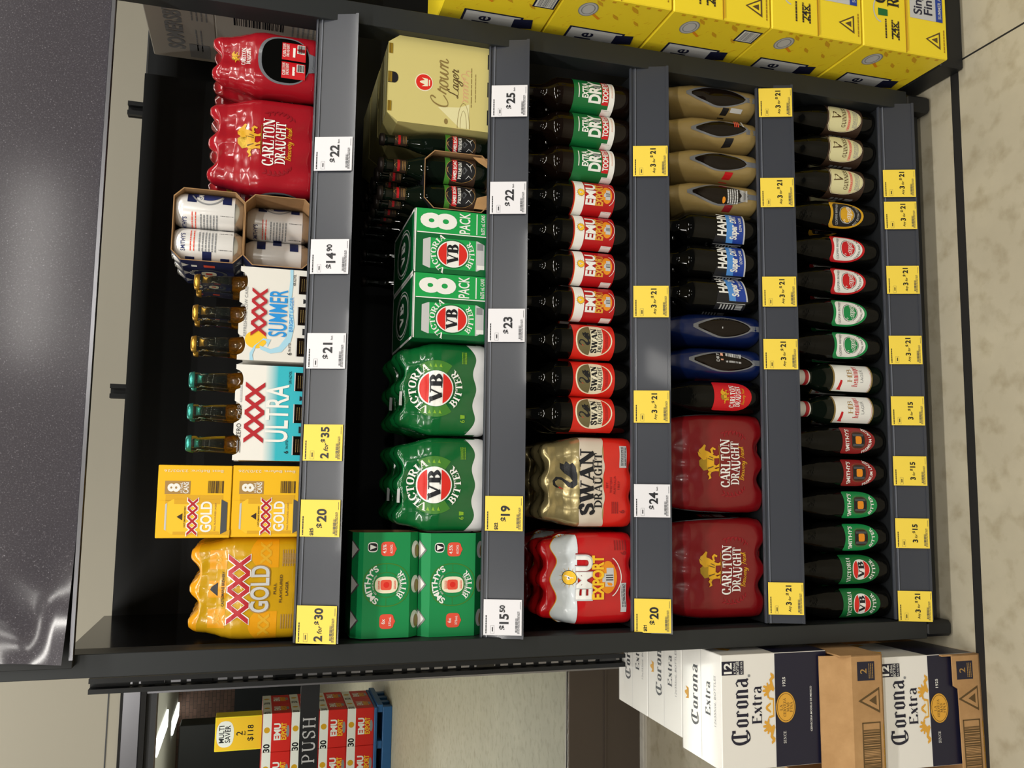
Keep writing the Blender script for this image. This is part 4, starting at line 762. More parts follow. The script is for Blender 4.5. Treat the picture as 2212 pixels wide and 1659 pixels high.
g6 = pk('six_pack', Pack(SIXW, SIXD, .192, .0615, seed=3), lambda t: 'film_orange' if t > .955 else 'film_gold', deco, 'gold shrink wrapped six pack of bottles at the end of the top shelf', 'shrink wrapped packs', (.0985, .026, SURF[1]))
tag(dup(g6, (.099, .154, SURF[1])), 'gold shrink wrapped six pack behind the front gold six pack', None)
# red wrapped six packs
def red_front(m, P, z=.0, k=1.0, script=True):
    M = P.M(); horses(m, M, .003, z+.104*k, .042*k, PL)
    m.text('CARLTON', .0, z+.079*k, .0205*k, 'white', M, .0012, font='r', wide=.096*k, L=PL); m.text('DRAUGHT', 0, z+.0575*k, .0185*k, 'white', M, .0012, font='r', wide=.086*k, L=PL)
    m.text('Brewery Fresh', 0, z+.046*k, .0115*k, 'pgold', M, .0012, font='s', wide=.068*k, L=PL)
    for sg in (-1, 1):
        for i in range(7):
            a = -1.05+i*.2; x = sg*(.066+.0*i)*k*cos(a*.8+.25); zz = z+(.083+.042*sin(a))*k
            for q in (0, 1): m.poly([(p*.010*k*cos(PI/2+sg*(.7-a*.6)+q*1.2-.6)-t*.010*k*sin(PI/2+sg*(.7-a*.6)+q*1.2-.6)+x, p*.010*k*sin(PI/2+sg*(.7-a*.6)+q*1.2-.6)+t*.010*k*cos(PI/2+sg*(.7-a*.6)+q*1.2-.6)+zz) for p, t in LEAF], 'darkwreath', M, .0009, PL)
def red_side(m, P, M, k=1.0, z=0.0, wob=.0):
    m.oval(0, z+.066*k, .048, .049*k, 'film_clear', M, .0006, 44, 2.4); m.oval(0, z+.064*k, .0445, .0445*k, 'glass_dark', M, .0010, 44, 2.5)
    m.poly([(-.016, z+.004), (.016, z+.004), (.02, z+.02), (-.02, z+.02)], 'film_clear', M, .0008, PL)
    for sg in (-1, 1):
        lo, hi = z+.026*k, z+.071*k; x0, x1 = (-.036, -.002) if sg < 0 else (.002, .036)
        m.grid(lambda u, v: (lambda q: M(x0+(x1-x0)*u, lo+(hi-lo)*v, .0012+.0035*math.sqrt(max(0, 1-(2*u-1)**2))))(0), 8, 3, 'red', True)
        Q = lambda u, v, e: M(u, v, e+.0048); c = (x0+x1)/2
        m.text('CARLTON', c, hi-.007, .0055, 'white', Q, .0004, font='r', wide=.026); m.text('DRAUGHT', c, hi-.0135, .0052, 'white', Q, .0004, font='r', wide=.024); m.rect(c-.012, lo+.020, c+.006, lo+.0245, 'white', Q); m.rect(c-.004, lo+.002, c+.013, lo+.0165, 'white', Q); m.bars(c-.003, lo+.003, c+.012, lo+.0155, 'ink', Q, .0008, n=20, vertical=False)
    horses(m, M, 0, z+.15*k, .014, PL); m.text('CARLTON', 0, z+.138*k, .0075, 'white', M, .0012, font='r', wide=.034, L=PL); m.text('DRAUGHT', 0, z+.129*k, .007, 'white', M, .0012, font='r', wide=.031, L=PL)
def deco(m, P): red_front(m, P); red_side(m, P, P.ML()); red_side(m, P, P.MR())
rp = pk('six_pack', Pack(.0985, .0645, .2, .0635, seed=5, notch=.006), lambda t: 'film_red', deco, 'bright red shrink wrapped six pack facing forward on the top shelf', 'red wrapped packs of the top shelf', (.94, .032, SURF[1]), .07)
tag(dup(rp, (.9355, .176, SURF[1]), .03), 'red shrink wrapped six pack behind the forward facing red pack', None); tag(dup(rp, (.932, .318, SURF[1]), .03), 'red shrink wrapped six pack at the back of the top shelf', None)
tag(dup(rp, (1.17, .125, SURF[1]), PI/2), 'red shrink wrapped six pack turned end on, dark bottles showing in its opening', None)
# green six packs
def deco(m, P):
    M = P.M(); c = .104
    m.ring(0, c, .056, .055, .021, 'moss', M, .0005, 44, a0=-.62, a1=.62); m.ring(0, c, .056, .055, .021, 'moss', M, .0005, 44, a0=PI-.62, a1=PI+.62)
    m.oval(0, c, .0365, .0355, 'gree', M, .0009, 44); m.oval(0, c, .0355, .0345, 'white', M, .0014, 44)
    m.shape(cut(c, .032, .0325, c+.0135, c+.0318), c+.0137, c+.0317, 'vbred', M, .002, 12, 12); m.shape(cut(c, .032, .0325, c-.0318, c-.0135), c-.0317, c-.0137, 'vbred', M, .002, 12, 12)
    m.text('VB', 0, c-.0115, .0235, 'ink', M, .0024, font='R', wide=.058, L=PL); m.text('VICTORIA', 0, c, .0145, 'white', M, .0014, font='r', wide=.098, arc=(.0385, True), L=PL); m.text('BITTER', 0, c, .0135, 'white', M, .0014, font='r', wide=.086, arc=(.0525, False), L=PL)
    m.text('6', -.064, .045, .009, 'lime', M, .001); m.poly([(-.058, .045), (-.052, .045), (-.051, .054), (-.059, .054)], 'lime', M, .001); m.lines(.05, .043, .074, .054, 4, 'lime', M, .001)
    for sg in (-1, 1):
        for i in range(3): m.poly([(sg*.046-.004, c-.012+.01*i), (sg*.046+.004, c-.009+.01*i), (sg*.046-.003, c-.006+.01*i)], 'lime', M, .001)
    P.band(m, lambda x: .003, lambda x: .026+.012*max(0, (abs(x)-.05)/.04)**2-.003*cos(x*100), 'film_white', M, -.09, .09, .0006, 60, 5)
    m.rect(-.035, .168, -.008, .1735, 'lgrey', M, .0006, nx=8)
vb = pk('six_pack', Pack(SIXW, SIXD, .181, .0615, seed=8, notch=.005), lambda t: 'film_white' if t < .10 else 'film_vb', deco, 'green shrink wrapped six pack, beside the stacked green can cartons', 'green wrapped six packs', (.2895, .026, SURF[2]))
tag(dup(vb, (.4785, .03, SURF[2]), -.02), 'green shrink wrapped six pack, beside the green eight packs of cans', None)
for x, n_ in ((.2895, 'beside the stacked green can cartons'), (.478, 'beside the green eight packs of cans')): tag(dup(vb, (x, .16, SURF[2])), 'second row green six pack, '+n_, None)
# middle shelf: red and white, gold and red packs
def deco(m, P):
    M = P.M(); wv = lambda x: .168+.0075*cos(2*PI*x/.0615*.9)+.0-.02*max(0, (abs(x)-.06)/.03)**2
    P.band(m, lambda x: .122, lambda x: wv(x)+.0015, 'film_orange', M, -.088, .088, .0005, 90, 14); P.band(m, lambda x: .1215, wv, 'film_emuw', M, -.0885, .0885, .0010, 90, 14)
    sun(m, lambda u, v, e: M(u, v, e+.0012), .004, .138, .0135, 'yell'); m.text('EMU', .004, .092, .0325, 'lgrey', M, .0018, bold=.075, wide=.092, L=PL); m.text('EMU', .004, .0935, .0295, 'white', M, .0022, bold=.05, wide=.086, L=PL); m.text('EMU', .0055, .091, .0325, 'dred', M, .0014, bold=.08, wide=.094, L=PL)
    m.text('EXPORT', .004, .0665, .0235, 'yell', M, .0018, bold=.06, wide=.088, L=PL); town(m, M, .004, .056, 1.55); m.rect(-.066, .016, -.008, .0285, 'lgrey', M, .0009, nx=8); m.lines(-.056, .018, -.01, .027, 3, 'ink', M, .0012)
    m.text('6', .052, .016, .012, 'dred', M, .001); m.lines(.058, .016, .078, .045, 5, 'dred', M, .001)
emp = pk('six_pack', Pack(SIXW, SIXD, .2, .0615, seed=11, notch=.006), lambda t: 'film_emu', deco, 'red and white shrink wrapped six pack with a sun emblem, beside the end post', 'wrapped six packs of the middle shelf', (.1025, .026, SURF[3]))
tag(dup(emp, (.102, .16, SURF[3])), 'red and white wrapped six pack in the second row of the middle shelf', None)
def deco(m, P):
    M = P.M(); P.band(m, lambda x: .066+.003*cos(2*PI*x/.0615), lambda x: .117+.002*cos(2*PI*x/.0615), 'film_cream', M, -.0905, .0905, .0006, 60, 8)
    swanart(m, M, .012, .122, .05, PL); m.text('SWAN', 0, .088, .029, 'ink', M, .0014, font='R', wide=.135, L=PL); m.text('DRAUGHT', .003, .07, .0165, 'ink', M, .0014, font='r', wide=.112, L=PL)
    for i, t in enumerate(('EST', 'WESTERN', 'AUSTRALIA', '1857')): m.text(t, -.006, .056-.0085*i, .0045, 'dred', M, .001, wide=(.012, .032, .038, .018)[i], L=PL)
    m.rect(.03, .014, .075, .03, 'lgrey', M, .0009, nx=8); m.lines(.034, .016, .073, .028, 4, 'ink', M, .0012); m.text('6', -.06, .02, .011, 'dred', M, .001); m.lines(-.064, .034, -.04, .05, 4, 'dred', M, .001)
swp = pk('six_pack', Pack(SIXW, SIXD, .197, .0615, seed=12, notch=.006), lambda t: 'film_swan' if t < .345 else 'film_champ', deco, 'gold and red shrink wrapped six pack with a black swan', 'wrapped six packs of the middle shelf', (.2985, .026, SURF[3]))
tag(dup(swp, (.299, .16, SURF[3])), 'gold and red wrapped six pack in the second row of the middle shelf', None)
# fourth shelf: large dark red packs of tall bottles, each with the end bottle showing
def deco(m, P):
    red_front(m, P, z=-.002, k=1.08); M = P.ML()
    for M in (P.ML(), P.MR()): m.oval(0, .12, .05, .095, 'film_clear', M, .0006, 40, 2.4); m.oval(0, .12, .046, .09, 'glass_dark', M, .001, 40, 2.5); m.rect(-.033, .05, .033, .115, 'red', M, .0014, nx=8); m.text('CARLTON', 0, .098, .009, 'white', M, .0018, font='r', wide=.04); m.text('DRAUGHT', 0, .087, .0085, 'white', M, .0018, font='r', wide=.037); m.rect(-.005, .054, .026, .078, 'lgrey', M, .0018, nx=3)
dr = pk('bottle_pack', Pack(.1075, .073, .262, .0715, ROWS_L, amp=.009, seed=14, notch=.012, sag=.02), lambda t: 'film_dred', deco, 'dark red wrapped pack of tall bottles, beside the end post', 'dark red wrapped packs', (.1165, .026, SURF[4]), -.04)
m = MB(); m.lathe(PB, 'glass_dark', (-.0715, .039, .0005), n=20); m.lathe(PB, 'glass_dark', (0, .039, .0005), n=20); m.lathe(PB, 'glass_dark', (.0715, .039, .0005), n=20); m.v = [(x, y+.002, min(z, .03)) for x, y, z in m.v]; m.build('bottle_base', dr)
tag(dup(dr, (.3425, .026, SURF[4]), .0), 'dark red wrapped pack of tall bottles, beside the single red shield bottle', None)
for x, n_ in ((.1165, 'beside the end post'), (.3425, 'beside the single bottles')): tag(dup(dr, (x, .18, SURF[4])), 'second dark red wrapped pack of tall bottles, '+n_, None)
# narrow three bottle packs seen from the end
def narrow(film, win, deco2, label, grp, x, rz=0.0, y=.026, seed=1, lean=0):
    P = Pack(.0372, .111, .262, .074, ROWS_1, amp=.005, n=3.2, sag=.004, nx=1, ny=3, seed=seed)
    m = MB(); P.mesh(m, lambda t: film, 72, 26); M = P.M(); M0 = lambda u, v, e: M(u+lean*(v-.1), v, e)
    z0, z1, hw = win
    prof = lambda b: hw*(math.sin(PI*min(1, b*1.9)/2)**.6 if b < .526 else 1-(.86*((b-.526)/.474)**1.5))
    m.shape(lambda b: prof(b)*1.13, z0-.006, z1+.012, 'film_clear', M0, .0008, 22, 12); m.rect(-.006, .004, .006, z0, 'film_clear', M, .0008, nx=2)
    m.grid(lambda u, v: M0((2*u-1)*prof(v), z0+(z1-z0)*v, .0012+.0035*math.sqrt(max(0, 1-(2*u-1)**2))*min(1, v*6, (1-v)*4)), 12, 22, 'glass_brown', True)
    deco2(m, M0, lambda u, v, e: M0(u, v, e+.0046))
    o = m.build('bottle_pack'); put(o, (x, y, SURF[4]), rz); return tag(o, label, 'beer pack', grp)
def d_a(m, M, Q): m.bars(-.014, .032, .012, .052, 'lgrey', Q, .0006, n=14, vertical=False); m.lines(-.02, .056, .012, .084, 5, 'lgrey', Q, .0006, .6); m.oval(-.014, .091, .007, .004, 'orange', Q); m.rect(-.034, .064, -.0215, .084, 'dred', M, .001, nx=3)
def d_b(m, M, Q): m.rect(-.034, .062, -.0215, .082, 'red', M, .001, nx=3)
def d_c(m, M, Q): m.rect(-.034, .06, -.021, .08, 'ink', M, .001, nx=3); m.lines(.002, .05, .018, .064, 3, 'coral', Q, .0006, .6); m.rect(.003, .036, .02, .04, 'lgrey', Q)
def d_d(m, M, Q): m.rect(-.034, .068, -.0225, .084, 'ink', M, .001, nx=3); m.rect(-.028, .035, -.0215, .064, 'lgrey', M, .0014)
def d_e(m, M, Q): m.rect(.002, .098, .018, .104, 'pink', Q, .0006); m.text('DRY', .008, .108, .007, 'lgrey', Q, .0006); m.bars(-.002, .055, .018, .092, 'lgrey', Q, .0006, n=16, vertical=False)
def d_f(m, M, Q): m.rect(-.004, .098, 0.0, .1, 'lgrey', Q); m.text('XX', -.004, .14, .016, 'film_clear', lambda u, v, e: (u, v, e), .0) if False else None
WH = (.028, .165, .0215)
narrow('film_tan', WH, d_a, 'gold wrapped bottle pack with a barcode in its opening, next to the blue band bottles', 'gold wrapped bottle packs', .9385, .06, seed=2)
narrow('film_tan', (.03, .158, .019), d_b, 'gold wrapped bottle pack with a red band, second from the blue band bottles', 'gold wrapped bottle packs', 1.0142, .06, seed=3)
narrow('film_tan', (.03, .155, .018), d_c, 'gold wrapped bottle pack with a slanting opening and a black band', 'gold wrapped bottle packs', 1.0899, .06, seed=4, lean=-.09)
narrow('film_tan', (.03, .165, .021), d_d, 'gold wrapped bottle pack at the open end, farthest from the blue band bottles', 'gold wrapped bottle packs', 1.1656, .06, seed=5)
narrow('film_blue', (.024, .165, .0195), d_e, 'blue wrapped bottle pack with a pointed opening, next to the red shield bottle', 'blue wrapped bottle packs', .5628, .03, seed=6, lean=.04)
narrow('film_blue', (.028, .155, .0205), d_f, 'blue wrapped bottle pack next to the blue band bottles', 'blue wrapped bottle packs', .6385, .02, seed=7)
# ------------------------------------------------------------------ can and bottle cartons
CAN = [(.0245, 0), (.0265, .002), (.0325, .012), (.033, .016), (.033, .106), (.0315, .113), (.0275, .120), (.0262, .122), (.0268, .1235), (.0258, .124), (.0245, .1215), (.0001, .121)]
def can(deco, body='can_white'):
    m = MB(); m.lathe(CAN, body, n=32, mf=lambda i: 'alu' if i in (0, 1, 2) or i >= 6 else body)
    if deco: deco(m, cyl(.0331))
    return m
def octa(w, h, c): return [(-w/2, c), (-w/2+c, 0), (w/2-c, 0), (w/2, c), (w/2, h-c), (w/2-c, h), (-w/2+c, h), (-w/2, h-c)]
def sleeve(w, h, dpt, c, out, inn, t=.0016):
    m = MB(); A = octa(w, h, c); B = [(x*(1-2*t/w), t+(z)*(1-2*t/h)) for x, z in A]
    ring = lambda P, y: [(x, y, z) for x, z in P]
    m.loft([ring(B, dpt), ring(B, 0), ring(A, 0), ring(A, dpt), ring(B, dpt)], out, mf=lambda i: inn if i in (0, 1) else out); return m
# white and blue cans in dark blue sleeves, two packs high
def d_can(a):
    def f(m, M0):
        M = lambda u, v, e: M0(u+a*.0331, v, e)
        for i, z in enumerate((.030, .062, .092)):
            for k in range(3):
                x = (-.052+.052*k) if k != 1 else .0
                for x0 in (-.062, .038): m.rect(x0+(.012 if i == 1 else 0), z-.008, x0+.026+(.012 if i == 1 else 0), z+.008, 'stripe', M, .0004, nx=8)
        m.text("SMITHY'S", -.008, .1005, .0075, 'stripe', M, .0005, wide=.034, L=.008); m.lines(-.024, .084, .02, .096, 2, 'coral', M, .0005, .3); m.lines(-.024, .046, .016, .08, 6, 'grey', M, .0005); m.bars(-.02, .018, .016, .042, 'ink', M, .0005, n=22, vertical=False)
        m.ring(.064, .064, .03, .03, .003, 'grey', M, .0006, 30, PI*.6, PI*1.4); m.oval(.07, .064, .026, .027, 'stripe', M, .0005); m.text('SM', .052, .072, .009, 'white', M, .0008, bold=.04)
    return f
def bluepack(z, back, label, angs):
    w_, h_, dp = .1365, .1258, .205
    m = sleeve(w_, h_, dp, .017, 'board_navy', 'kraft_inner'); M = left(-w_/2, .1, 0)
    m.oval(0, .063, .034, .034, 'dgrey', M, .0006, 30); m.oval(0, .063, .027, .027, 'board_navy', M, .0009, 30); m.oval(0, .063, .018, .014, 'cream', M, .0012, 24, 3); m.rect(-.007, .057, .007, .069, 'coral', M, .0016); m.rect(.052, .05, .07, .07, 'coral', M, .0006); m.rect(-.07, .05, -.052, .07, 'coral', M, .0006); m.text("SMITHY'S", 0, .063, .008, 'white', M, .0012, wide=.05, arc=(.028, True)); m.rect(.052, .082, .066, .092, 'white', M, .0006)
    for k in range(3): m.poly([(-.08+.065*k, h_-.0172), (-.05+.065*k, h_-.0172), (-.065+.065*k, h_-.03)], 'can_white', M, .0008)
    o = m.build('can_pack'); c0 = None
    for j in range(3):
        for i, a in enumerate(angs):
            if j and c0: c = c0.copy(); COL.objects.link(c); c.parent = o
            else: c = can(d_can(a)).build('can', o); c0 = c
            c.location = ((-.0333, .0333)[i], back+.0345+.0662*j if back+.0345+.0662*j < dp-.03 else back+.0345+.0662*j, .0019)
            if back > .02 and j == 2: bpy.data.objects.remove(c)
    put(o, (.7625, .02, z), .0); return tag(o, label, 'can pack', 'dark blue can packs')
bluepack(SURF[1], .052, 'lower dark blue can pack, its white and blue cans set back in the sleeve', (2.2, -.5))
bluepack(SURF[1]+.1262, .001, 'upper dark blue can pack, its white and blue cans at the opening', (.25, -.85))
# green packs of cans lying long side out
def greenpack(z, label, loc, rz):
    w_, h_, dp = .196, .1268, .134; c = .019
    A = [(c, 0), (dp-c, 0), (dp, c), (dp, h_-c), (dp-c, h_), (c, h_), (0, h_-c), (0, c)]
    m = MB(); ring = lambda x, s: [(x, dp/2+(y-dp/2)*s, h_/2+(q-h_/2)*s) for y, q in A]
    m.loft([ring(w_/2, .97), ring(w_/2, 1), ring(-w_/2, 1), ring(-w_/2, .97), ring(w_/2, .97)], 'board_green', mf=lambda i: 'kraft_inner' if i == 3 else 'board_green')
    M = front(0, 0, 0); q = .0634
    m.ring(0, q, .0405, .0445, .0018, 'moss', M, .0005, 44, p=2.25); m.ring(0, q, .0235, .0235, .0011, 'moss', M, .0005, p=2.4); m.oval(0, q, .0155, .0215, 'cream', M, .0008, 30, 2.8); m.oval(0, q+.0005, .0095, .0105, 'coral', M, .0012, 20, 5); m.oval(0, q, .0055, .0055, 'vbred', M, .0014)
    m.lines(-.008, q+.012, .008, q+.017, 2, 'coral', M, .0012); m.lines(-.008, q-.018, .008, q-.013, 2, 'coral', M, .0012); m.rect(-.041, q-.0003, -.024, q+.0003, 'moss', M); m.rect(.024, q-.0003, .041, q+.0003, 'moss', M)
    m.text("SMITHY'S", 0, q, .0108, 'white', M, .0008, bold=.04, wide=.066, arc=(.0302, True)); m.text('BITTER', 0, q, .0112, 'white', M, .0008, font='r', wide=.062, arc=(.0382, False)); m.text('EST AUSTRALIAN', 0, q, .003, 'white', M, .0008, bold=0, wide=.036, arc=(.0242, True)); m.text('BREWED LEGEND', 0, q, .003, 'white', M, .0008, bold=0, wide=.036, arc=(.0272, False))
    for x, a, b in ((.067, '4.5%', 'ALCOHOL'), (-.0675, '6x', '375mL')):
        m.oval(x, q-.002, .0135, .0135, 'coral', M, .0006, 28, 4); m.poly([(x-.006, q-.0155), (x+.006, q-.0155), (x, q-.0185)], 'coral', M, .0006); m.text(a, x, q+.0015, .0065, 'white', M, .001, wide=.017 if len(a) > 2 else None); m.text(b, x, q-.0105, .0045, 'white', M, .001, wide=.017)
    m.oval(.0705, q+.027, .0075, .0085, 'ink', M, .0006, 20, 3); m.poly([(.0655, q+.032), (.0755, q+.032), (.0705, q+.0195)], 'white', M, .0009); m.oval(.0705, q+.027, .0095, .0095, 'white', M, .0005, 20, 3)
    s2 = math.sqrt(.5); MT = lambda u, v, e: (u, (h_-.0-v) and (v*s2)-e*s2, h_-c+v*s2+e*s2); MBm = lambda u, v, e: (u, (.019*1.414-v)*s2-e*s2, v*s2-e*s2)
    for x in (-.0655, 0, .0655):
        m.poly([(x-.0195, .0262), (x+.0195, .0262), (x, .008)], 'alu', MT, .0008); m.poly([(x-.0155, .0262), (x+.0165, .0262), (x+.001, .0118)], 'can_white', MT, .0012); m.oval(x, .0105, .0165, .0125, 'can_white', MBm, .0008); m.oval(x-.003, .006, .012, .007, 'ambr', MBm, .0012); m.rect(x-.014, .0045, x+.012, .0055, 'lime', MBm, .0013)
    o = m.build('can_pack'); cd = can(None, 'can_white').build('can', o); k = 0
    for sx in (-1,):
        for yy in (.067,):
            c_ = cd if k == 0 else cd.copy(); k += 1
            if c_ is not cd: COL.objects.link(c_); c_.parent = o
            c_.location = (.0615, yy, .0012)
    put(o, loc, rz); return tag(o, label, 'can pack', 'green can packs')
greenpack(0, 'lower green can pack with a round emblem, standing on the second shelf', (.0985, .03, SURF[2]), -.01)
greenpack(0, 'upper green can pack with a round emblem, stacked on the lower one', (.1005, .03, SURF[2]+.1282), .02)
for x, z, n_ in ((.099, 0, 'lower'), (.1, .1272, 'upper')): pass
# ------------------------------------------------------------------ square cartons
def canpic(m, M, x, z, w, h, kind):
    t = w*.09
    if kind == 'gold':
        m.poly([(x-w/2, z+h*.08), (x+w*.62, z+h*.08), (x+w*.62, z+h*1.0), (x-w*.1, z+h)], 'pgold', M, .0003)
        m.poly([(x-w/2, z+h*.1), (x-w/2+t, z), (x+w/2-t, z), (x+w/2, z+h*.1), (x+w/2, z+h*.88), (x+w/2-t*1.2, z+h*.97), (x-w/2+t*1.2, z+h*.97), (x-w/2, z+h*.88)], 'yell', M, .0005)
        m.poly([(x-w/2, z+h*.1), (x-w/2+t, z), (x+w/2-t, z), (x+w/2, z+h*.1)], 'dgrey', M, .0008); m.poly([(x-w/2+t*1.2, z+h*.97), (x-w/2+t*1.6, z+h), (x+w/2-t*1.6, z+h), (x+w/2-t*1.2, z+h*.97)], 'lgrey', M, .0008)
        m.rect(x-w*.5, z+h*.12, x-w*.42, z+h*.86, 'pgold', M, .0007); m.rect(x+w*.36, z+h*.12, x+w*.5, z+h*.86, 'pgold', M, .0007)
        xxxx(m, x, z+h*.48, h*.16, w*1.02, M, .001, None, outline='white'); m.text('GOLD', x, z+h*.255, h*.17, 'white', M, .0012, bold=.04, wide=w*.88)
        m.text('CASTLEMAINE BREWERY', x, z+h*.67, h*.025, 'brownink', M, .001, wide=w*.6); m.poly([(x-w*.1, z+h*.72), (x+w*.1, z+h*.72), (x, z+h*.81)], 'brownink', M, .001); m.text('FULL FLAVOURED LAGER', x, z+h*.18, h*.025, 'tan', M, .001, wide=w*.8)
    else:
        m.poly([(x-w*.5, z+h*.12), (x-w*.38, z), (x+w*.38, z), (x+w*.5, z+h*.12), (x+w*.5, z+h*.9), (x+w*.42, z+h), (x-w*.42, z+h), (x-w*.5, z+h*.9)], 'lgrey', M, .0004)
        m.rect(x-w*.5, z+h*.14, x+w*.5, z+h*.88, 'lgreen', M, .0006); m.oval(x, z+h*.52, w*.48, h*.275, 'gree', M, .0008, 34); m.oval(x, z+h*.52, w*.44, h*.255, 'white', M, .001, 34); c = z+h*.52
        m.shape(cut(c, h*.235, w*.405, c+h*.1, c+h*.234), c+h*.101, c+h*.233, 'vbred', M, .0013, 8, 8, x); m.shape(cut(c, h*.235, w*.405, c-h*.234, c-h*.1), c-h*.233, c-h*.101, 'vbred', M, .0013, 8, 8, x); m.text('VB', x, c-h*.085, h*.175, 'ink', M, .0015, font='R', wide=w*.66)
        m.text('VICTORIA', x, c, h*.085, 'white', M, .0009, font='r', wide=w*1.25, arc=(h*.272, True)); m.text('BITTER', x, c, h*.085, 'white', M, .0009, font='r', wide=w*1.02, arc=(h*.355, False)); m.rect(x-w*.44, z+h*.0, x-w*.3, z+h*.12, 'white', M, .0006); m.rect(x+w*.2, z+h*.02, x+w*.42, z+h*.12, 'grey', M, .0006)
# gold eight packs, one on the other
m = MB(); m.box(-.0645, 0, 0, .0645, .262, .1252, 'board_yellow', .0012); M = front(0, 0, 0)
m.rect(.0015, .002, .0018, .123, 'pgold', M); canpic(m, M, -.027, .006, .062, .105, 'gold'); m.rect(.013, .0705, .0365, .113, 'tan', M, .0004); m.text('8', .0245, .089, .0185, 'white', M, .0008, bold=.06, wide=.015); m.text('x375mL', .0245, .0835, .0045, 'white', M, .0008, wide=.019); m.text('CANS', .0245, .0735, .0085, 'white', M, .0008, bold=.03, wide=.02)
m.bars(.015, .014, .037, .041, 'brownink', M, .0006, n=24, vertical=False); m.text('Best Before: 23/03/26', .0545, .0, .0045, 'cream', lambda u, v, e: front(0, 0, 0)(.0565-v*1.0, .0655+(u-.0545)*1.0, e), .0006, bold=0, wide=.1)
m.poly([(.003, .0), (.013, .0), (.011, .028), (.006, .03)], 'pgold', lambda u, v, e: front(0, 0, 0)(u*0-.0635+u, v, e), .0003)
y8 = m.build('can_carton'); put(y8, (.2565, .022, SURF[1])); tag(y8, 'lower gold carton of eight cans, standing on the top shelf', 'can carton', 'gold eight packs')
tag(dup(y8, (.2555, .02, SURF[1]+.1262), .0), 'upper gold carton of eight cans, stacked on the lower one', None)
# green eight packs side by side
def eight():
    m = MB(); w2 = .0655; m.box(-w2, 0, 0, w2, .262, .1552, 'board_vb', .0012); M = front(0, 0, 0)
    m.rect(.0175, .002, w2, .1535, 'lgreen', M, .0003); m.rect(.0158, .002, .0178, .1505, 'white', M, .0006); m.rect(-w2+.001, .1525, w2-.001, .1548, 'white', M, .0006); canpic(m, M, -.024, .012, .062, .126, 'vb')
    m.text('8', .0415, .0745, .066, 'white', M, .0008, bold=.06, wide=.033); m.text('PACK', .0415, .043, .0215, 'white', M, .0008, bold=.02, wide=.043); m.rect(.02, .0275, .063, .0296, 'white', M, .0006); m.text('8x375 mL CANS', .0415, .012, .0075, 'white', M, .0008, bold=.03, wide=.041)
    T = topm(0, 0, .1552)
    for r_ in ((-w2, 0, -w2+.005, .262), (w2-.005, 0, w2, .262), (-w2, 0, w2, .006), (-w2, .256, w2, .262)): m.rect(*r_, 'white', T, .0005)
    m.oval(0, .13, .044, .075, 'white', T, .0006, 36); m.oval(0, .13, .04, .068, 'vgreen', T, .0008, 36); m.text('VB', 0, .11, .05, 'white', T, .001, font='R', wide=.052); m.ring(0, .13, .05, .085, .002, 'white', T, .0005)
    return m.build('can_carton')
e8 = eight(); put(e8, (.6405, .022, SURF[2]), .004); tag(e8, 'green carton of eight cans, next to the green wrapped six packs', 'can carton', 'green eight packs')
tag(dup(e8, (.7725, .024, SURF[2]), .004), 'green carton of eight cans, next to the open sleeve of dark bottles', None)
